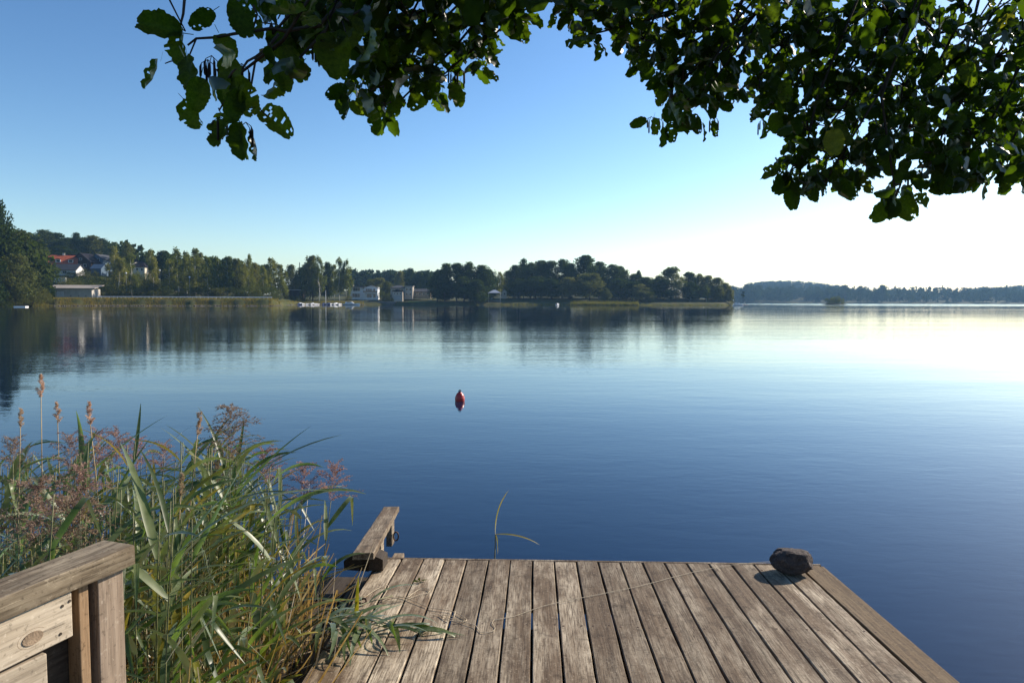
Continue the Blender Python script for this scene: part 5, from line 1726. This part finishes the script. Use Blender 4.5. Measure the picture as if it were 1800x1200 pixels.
# ------------------------------------------------------------------ overhanging alder
def leaf_variant(seed, holes=0.0, curl=0.5, n=8, cols=5):
    """alder leaf, base at origin, axis +Y, length about 1; returns verts, quads-as-lists"""
    rr = random.Random(seed)
    vs_, fs = [], []
    ss = [-1 + 2 * j / (cols - 1) for j in range(cols)]
    rr_fold = rr.uniform(0.05, 0.55)
    cupx = rr.uniform(-1.3, 1.3) * curl
    cupy = rr.uniform(-0.8, 0.8) * curl
    wd = rr.uniform(0.29, 0.41)
    for i in range(n + 1):
        t = i / n
        w = wd * (math.sin(math.pi * (0.06 + 0.86 * t ** 0.85))) ** 0.62
        if i == n:
            w = wd * rr.uniform(0.22, 0.36)
        for s_ in ss:
            ser = 1.0
            y = t
            if abs(s_) == 1:
                ser = 1.0 + ((0.035 if i % 2 else -0.03) + rr.uniform(-0.03, 0.03))
                y = t + rr.uniform(-0.03, 0.05) * 8 / n
            if i == n and s_ == 0:
                y = t - 0.05
            x = w * s_ * ser
            z = cupx * (x * x) * 1.6 + cupy * (t - 0.5) ** 2 + 0.05 * math.sin(t * 17) * abs(s_) + abs(x) * rr_fold
            vs_.append((x, y, z))
    for i in range(n):
        for j in range(cols - 1):
            if holes and rr.random() < holes and 1 <= i <= n - 1:
                continue
            a = i * cols + j
            fs.append((a, a + 1, a + cols + 1, a + cols))
    # petiole
    o_ = len(vs_)
    vs_ += [(-0.012, 0.02, 0), (0.012, 0.02, 0), (0.01, -0.28, 0.06), (-0.01, -0.28, 0.06)]
    fs.append((o_, o_ + 1, o_ + 2, o_ + 3))
    return np.array(vs_), np.array(fs)
LV = [leaf_variant(s_, 0.0 if s_ % 3 else 0.03, 1.0 if s_ % 2 else 0.6) for s_ in range(14)]
LVH = [leaf_variant(s_, (0.0, 0.02, 0.05)[s_ % 3], 1.0 if s_ % 2 else 0.6, 18, 9) for s_ in range(14)]
LM = [arr_mesh('leaf', v, f, M['leaf_alder'], True) for v, f in LVH]
LMY = [arr_mesh('leaf', v, f, M['leaf_alder_yellow'], True) for v, f in LVH[:5]]

alder = empty('alder_tree', (3.1, -1.9, 0.35))
tag(alder, 'overhanging alder tree with dark backlit leaves framing the sky', 'tree')
AO = Vector(alder.location)
def aloc(p):
    return Vector(p) - AO

rga = random.Random(21)
leaves = []      # (world pos of leaf base, axis, normal, size, priority)
def add_leaf(base, axis, size, prio, nrm=None):
    axis = Vector(axis).normalized()
    n_ = Vector(nrm) if nrm is not None else Vector((rga.gauss(0, 1), rga.gauss(0, 1), rga.gauss(0, 1)))
    n_ = n_ - axis * n_.dot(axis)
    if n_.length < 1e-4:
        n_ = axis.orthogonal()
    leaves.append((Vector(base), axis, n_.normalized(), size, prio))

# hand-placed outline leaves: (px, py of leaf centre, length px, screen angle of tip from straight down (deg, + to the right), depth, facing)
hand = [(283, 52, 74, -100, 1.45, .9), (271, 133, 56, -25, 1.5, .75), (322, 85, 70, 12, 1.45, .9), (335, 130, 66, 20, 1.42, .9), (352, 32, 52, -60, 1.5, .6), (340, 198, 52, 35, 1.45, .8), (345, 165, 60, -15, 1.4, .8),
        (422, 30, 70, 15, 1.4, .9), (440, 55, 54, 60, 1.5, .5), (396, 78, 48, 30, 1.48, .7), (408, 140, 84, 8, 1.36, .95), (425, 170, 70, 25, 1.38, .9), (408, 185, 60, -20, 1.36, .7), (394, 232, 62, -12, 1.42, .9), (424, 246, 64, 5, 1.4, .95),
        (452, 258, 50, 15, 1.45, .45), (484, 214, 70, 48, 1.45, .9), (490, 75, 60, 20, 1.5, .9), (515, 110, 64, 30, 1.48, .9), (540, 70, 60, 10, 1.6, .9), (495, 140, 60, 25, 1.5, .8), (530, 125, 44, 70, 1.5, .6), (590, 95, 84, 12, 1.45, 1.0), (612, 55, 70, -15, 1.55, .9),
        (592, 162, 40, -60, 1.9, .8), (613, 190, 46, 5, 1.9, .6), (640, 180, 44, -8, 2.0, .9), (667, 212, 48, 4, 1.95, .9), (700, 165, 44, 15, 2.0, .8), (735, 172, 50, -40, 2.0, .8), (771, 178, 34, 25, 2.1, .5), (802, 168, 46, 15, 2.0, .8), (862, 130, 34, 50, 2.2, .6),
        (913, 60, 40, 5, 2.2, .6), (938, 40, 36, 50, 2.2, .8), (970, 38, 28, -15, 2.5, .8), (1047, 88, 34, 5, 2.4, .6), (1060, 85, 30, 30, 2.4, .4), (1112, 95, 34, -50, 2.4, .9), (1127, 125, 34, -15, 2.4, .5),
        (1122, 214, 30, -70, 2.3, .7), (1148, 222, 30, -5, 2.3, .8), (1163, 240, 34, -5, 2.3, .8), (1182, 232, 34, 10, 2.3, .9), (1222, 218, 36, 20, 2.3, .9), (1237, 232, 32, 4, 2.3, .4), (1256, 226, 28, 15, 2.3, .5), (1165, 178, 30, -20, 2.3, .8), (1276, 185, 28, 60, 2.4, .8),
        (1326, 205, 28, -50, 2.4, .6), (1341, 226, 34, -5, 2.4, .6), (1366, 215, 36, 10, 2.4, .9), (1395, 232, 34, -30, 2.5, .8), (1357, 300, 30, -75, 2.4, .4), (1385, 262, 30, -40, 2.4, .6), (1366, 325, 44, -35, 2.4, .9), (1392, 348, 42, 5, 2.4, .9), (1420, 335, 44, 15, 2.4, .9),
        (1493, 332, 40, 5, 2.4, .7), (1555, 366, 52, -40, 2.3, .9), (1570, 360, 48, 0, 2.3, .9), (1592, 368, 44, 25, 2.3, .8), (1578, 302, 50, -25, 2.3, .9), (1560, 290, 40, 30, 2.3, .8), (1548, 252, 28, 5, 2.3, .8), (1650, 320, 44, 20, 2.4, .9), (1690, 322, 40, 0, 2.4, .9), (1728, 335, 32, -5, 2.4, .6),
        (1769, 321, 36, -20, 2.3, 1.0), (1797, 318, 44, 5, 2.3, .9), (1335, 65, 44, 15, 1.8, .9), (1350, 20, 50, 10, 1.8, 1.0), (1705, 130, 44, 15, 2.2, .6), (1465, 250, 46, 0, 2.0, .9)]
for (px, py, lp, ang, dep, face) in hand:
    if px > 950:
        dep *= 0.84
    a = R(ang)
    sx, sy = math.sin(a), math.cos(a)
    bqx, bqy = px - sx * lp * 0.5, py - sy * lp * 0.5
    b = W(bqx, bqy, dep)
    axis = rt * sx - up * sy + fwd * rga.uniform(-0.25, 0.25)
    nrm = -fwd * face + rt * rga.choice((-1, 1)) * math.sqrt(max(0, 1 - face * face)) + up * rga.uniform(-.2, .2)
    add_leaf(b, axis, lp / F * dep * 1.02, 10, nrm)

# leafy clumps: (px, py, rx, ry, depth, count)
clumps = [(440, -5, 50, 30, 1.5, 8), (480, 60, 40, 50, 1.5, 7), (520, 20, 60, 40, 1.55, 26), (510, 120, 34, 30, 1.5, 8), (395, 150, 40, 55, 1.42, 4), (590, 40, 60, 50, 1.6, 40), (650, 20, 60, 40, 1.8, 50), (640, 90, 50, 45, 1.9, 42), (650, 160, 42, 40, 2.0, 30), (720, 30, 70, 50, 2.0, 74),
          (720, 110, 60, 45, 2.1, 56), (770, 140, 46, 34, 2.1, 26), (800, 40, 70, 55, 2.1, 80), (830, 100, 40, 36, 2.2, 36), (870, 30, 50, 40, 2.2, 50), (910, 25, 30, 30, 2.2, 22), (685, 195, 22, 26, 2.0, 8),
          (990, 15, 26, 22, 2.5, 18), (1020, 30, 36, 32, 2.5, 34), (1035, 62, 24, 20, 2.4, 14), (1080, 15, 40, 28, 2.5, 34), (1090, 45, 30, 20, 2.5, 20), (1130, 70, 40, 40, 2.4, 50), (1150, 20, 60, 40, 2.5, 70), (1160, 115, 44, 30, 2.4, 38), (1200, 140, 44, 40, 2.35, 50), (1180, 172, 34, 26, 2.3, 22), (1240, 160, 40, 32, 2.4, 38),
          (1190, 205, 34, 16, 2.3, 12), (1220, 60, 60, 55, 2.5, 100), (1270, 110, 50, 50, 2.5, 72), (1300, 40, 60, 50, 2.5, 90), (1330, 140, 50, 40, 2.5, 60), (1365, 195, 36, 26, 2.4, 26), (1370, 80, 60, 60, 2.6, 100), (1420, 150, 56, 50, 2.6, 96), (1430, 40, 70, 50, 2.6, 110), (1420, 230, 50, 40, 2.5, 64), (1405, 290, 44, 34, 2.45, 46), (1400, 330, 40, 22, 2.4, 26),
          (1480, 280, 60, 50, 2.5, 96), (1450, 320, 40, 22, 2.4, 26), (1500, 200, 70, 60, 2.6, 130), (1510, 90, 80, 70, 2.6, 160), (1560, 20, 80, 40, 2.6, 110), (1550, 265, 44, 36, 2.5, 44), (1575, 345, 36, 30, 2.3, 20), (1590, 150, 70, 70, 2.6, 140), (1600, 230, 56, 50, 2.6, 90), (1640, 290, 54, 40, 2.5, 74), (1690, 300, 50, 34, 2.5, 60),
          (1650, 60, 80, 70, 2.6, 150), (1690, 180, 70, 70, 2.6, 140), (1720, 250, 60, 50, 2.6, 100), (1760, 290, 44, 36, 2.5, 46), (1750, 100, 70, 80, 2.6, 140), (1790, 200, 50, 70, 2.6, 80), (1800, 20, 60, 50, 2.6, 70), (1790, 300, 30, 30, 2.5, 20), (1850, 150, 60, 150, 2.6, 120)]
clump_pts = []
for (px, py, rx, ry, dep, cnt) in clumps:
    cnt = int(cnt * (0.84 if px < 950 else 0.78))
    ks = 0.84 if px > 950 else 1.0
    dep *= ks
    n_tw = max(2, cnt // 9)
    tw_pts = []
    for q in range(n_tw):
        a = rga.uniform(0, 6.28); rr_ = math.sqrt(rga.random()) * 0.75
        tw_pts.append(W(px + rx * rr_ * math.cos(a), py + ry * rr_ * math.sin(a), dep + rga.gauss(0, 0.12)))
    clump_pts.append((W(px, py, dep), tw_pts))
    for q in range(cnt):
        a = rga.uniform(0, 6.28); rr_ = math.sqrt(rga.random())
        dd = min(dep + rga.gauss(0, 0.14), 2.36)
        b = W(px + rx * rr_ * math.cos(a), py + ry * rr_ * math.sin(a) - 8, dd)
        axis = Vector((rga.gauss(0, 0.75), rga.gauss(0, 0.75), -0.75 + rga.gauss(0, 0.4)))
        add_leaf(b, axis, rga.uniform(0.038, 0.074) * ks, 1.0 / dd + (0.35 if rr_ > 0.85 else 0))
# the crown goes on above the picture: unseen leaves added for their shade
for q in range(750):
    px = rga.uniform(480, 2300); py = -rga.uniform(5, 620); dd = rga.uniform(1.5, 2.5)
    b = W(px, py, dd)
    axis = Vector((rga.gauss(0, 0.75), rga.gauss(0, 0.75), -0.7 + rga.gauss(0, 0.4)))
    add_leaf(b, axis, rga.uniform(0.05, 0.085), -1)

for q in range(1300):  # denser unseen leaves towards the sun, added to darken the left spray
    px = rga.uniform(450, 1250); py = -rga.uniform(5, 380); dd = rga.uniform(1.5, 2.5)
    axis = Vector((rga.gauss(0, 0.75), rga.gauss(0, 0.75), -0.7 + rga.gauss(0, 0.4)))
    add_leaf(W(px, py, dd), axis, rga.uniform(0.05, 0.085), -1)

def in_gap(L):
    qx, qy, qd = project(L[0])
    return L[4] < 9 and 925 < qx < 985 and qy > -90
leaves = [L for L in leaves if not in_gap(L)]

def leaf_matrix(L):
    b, ax, nm, s_, _ = L
    xx = ax.cross(nm)
    return Matrix(((xx.x * s_, ax.x * s_, nm.x * s_, b.x), (xx.y * s_, ax.y * s_, nm.y * s_, b.y), (xx.z * s_, ax.z * s_, nm.z * s_, b.z), (0, 0, 0, 1)))
order = sorted(range(len(leaves)), key=lambda i: -leaves[i][4])
solo = set(order[:300])
T_ALD = Matrix.Translation(-AO)
Vall, Fall, off = [], [], 0
for i, L in enumerate(leaves):
    k = i % len(LV)
    mw = T_ALD @ leaf_matrix(L)
    if i in solo:
        me = LMY[k % 5] if (L[4] < 9 and i % 23 == 0) or (L[4] >= 9 and i in (67, 73)) else LM[k]
        link('leaf', me, alder, mw=mw)
    else:
        v, f = LV[k]
        m4 = np.array(mw)
        Vall.append(v @ m4[:3, :3].T + m4[:3, 3]); Fall.append(f + off); off += len(v)
o = link('foliage', arr_mesh('foliage', np.concatenate(Vall), np.concatenate(Fall), M['leaf_alder'], True), alder)
o['kind'] = 'stuff'

# trunk, limbs, twigs
tz = 0.35
MB().tube([aloc((3.1, -1.9, 0.1)), aloc((3.05, -1.8, 1.2)), aloc((2.95, -1.6, 2.6)), aloc((2.8, -1.2, 4.0)), aloc((2.7, -0.9, 6.5)), aloc((2.8, -0.7, 9.0))], [0.24, 0.20, 0.18, 0.15, 0.10, 0.03], 12).build('trunk', M['bark'], alder, True)
limbs = [([(2.9, -1.4, 3.2), (2.5, -0.2, 3.9), (1.9, 1.2, 4.3), (1.3, 2.3, 4.3), (0.6, 2.7, 4.1)], 0.06),
         ([(2.85, -1.3, 3.6), (2.6, 0.3, 4.2), (2.3, 1.6, 4.4), (1.9, 2.7, 4.2)], 0.06),
         ([(2.9, -1.5, 3.0), (1.8, -0.4, 3.6), (0.6, 0.7, 3.7), (-0.1, 1.5, 3.45), (-0.45, 1.6, 3.1)], 0.05)]
for pts, r0 in limbs:
    MB().tube([aloc(p) for p in pts], [r0 * (1 - 0.75 * i / (len(pts) - 1)) for i in range(len(pts))], 7).build('branch', M['bark'], alder, True)
limb_ends = [Vector(p) for pts, _ in limbs for p in pts[2:]]
tw = MB()
for (c_, tps) in clump_pts:
    le = min(limb_ends, key=lambda q: (q - c_).length)
    pr = project(c_)
    anchor = W(pr[0] + rga.uniform(60, 260), -90, pr[2] + rga.uniform(-0.1, 0.2))
    if pr[1] > 0:
        m1 = anchor.lerp(c_, 0.55) + Vector((rga.gauss(0, 0.03), rga.gauss(0, 0.03), -0.04))
        tw.tube([le, anchor, m1, c_], [0.010, 0.0055, 0.004, 0.0025], 5)
    for t in tps:
        md = c_.lerp(t, 0.5) + Vector((rga.gauss(0, 0.012), rga.gauss(0, 0.012), 0.015))
        tw.tube([c_, md, t], [0.003, 0.0024, 0.0014], 4)
# twigs of the sparse spray at the far left
def twpx(pts, dep, r0=0.0035, r1=0.0015):
    P = [W(px, py, dep) for px, py in pts]
    tw.tube(P, [r0 + (r1 - r0) * i / (len(P) - 1) for i in range(len(P))], 5)
twpx([(326, -20), (322, 25), (316, 50), (326, 55)], 1.45)
twpx([(298, 0), (312, 28), (326, 55)], 1.45, 0.002, 0.0014)
twpx([(600, 5), (560, 45), (500, 55), (480, 50), (410, 60), (380, 66), (345, 68), (330, 80)], 1.48, 0.005, 0.0022)
twpx([(490, 60), (470, 85), (450, 100), (435, 108), (420, 130), (400, 170), (385, 195)], 1.45, 0.0035, 0.0018)
twpx([(450, 100), (440, 160), (425, 190), (390, 205), (384, 190)], 1.43, 0.0025, 0.0014)
twpx([(425, 190), (455, 190), (470, 205)], 1.43, 0.0018, 0.0012)
twpx([(345, 68), (330, 105), (300, 108), (290, 112)], 1.47, 0.002, 0.0012)
twpx([(445, 10), (452, 25), (443, 60)], 1.45, 0.003, 0.0015)
tw.v = [tuple(aloc(p)) for p in tw.v]
o = tw.build('twigs', M['bark'], alder, True, fix=False)
o['kind'] = 'stuff'
# catkins hanging at twig ends
cm = MB()
for q in range(4):
    a = q * 1.6
    x, y = 0.012 * math.cos(a), 0.012 * math.sin(a)
    cm.tube([(0, 0, 0), (x, y, -0.008), (x * 1.2, y * 1.2, -0.016), (x * 1.2, y * 1.2, -0.032 - 0.004 * q), (x * 1.2, y * 1.2, -0.036 - 0.004 * q)], [0.0008, 0.0008, 0.0026, 0.0028, 0.001], 5)
cme = cm.mesh('catkin_cluster', M['catkin'], True, fix=False)
for (px, py, dp) in ((365, 105, 1.45), (372, 98, 1.45), (425, 112, 1.44), (432, 215, 1.42), (386, 205, 1.42), (560, 70, 1.5), (566, 72, 1.5), (796, 120, 2.1), (810, 122, 2.1), (1145, 205, 2.3), (1158, 208, 2.3), (1200, 205, 2.3), (1255, 205, 2.3), (1260, 100, 2.4), (1350, 65, 2.3), (1365, 130, 2.4), (1375, 132, 2.4), (1340, 210, 2.4), (1600, 300, 2.3), (1606, 298, 2.3), (1395, 300, 2.4)):
    link('catkin_cluster', cme, alder, tuple(aloc(W(px, py, dp))), (0, 0, rga.uniform(0, 6)), (1, 1, 1.1))

# ------------------------------------------------------------------ haze over the lake
hm, hnt, hout = new_mat('haze')
pv = N(hnt, 'VolumePrincipled')
pv.inputs['Color'].default_value = (0.34, 0.63, 1.0, 1)
pv.inputs['Density'].default_value = 0.00016
pv.inputs['Anisotropy'].default_value = 0.2
hnt.links.new(pv.outputs[0], hout.inputs['Volume'])
hz = MB().box((0, 900, 44), (9600, 7000, 92)).build('haze', hm)
tag(hz, 'thin pale morning haze over the lake', kind='stuff')
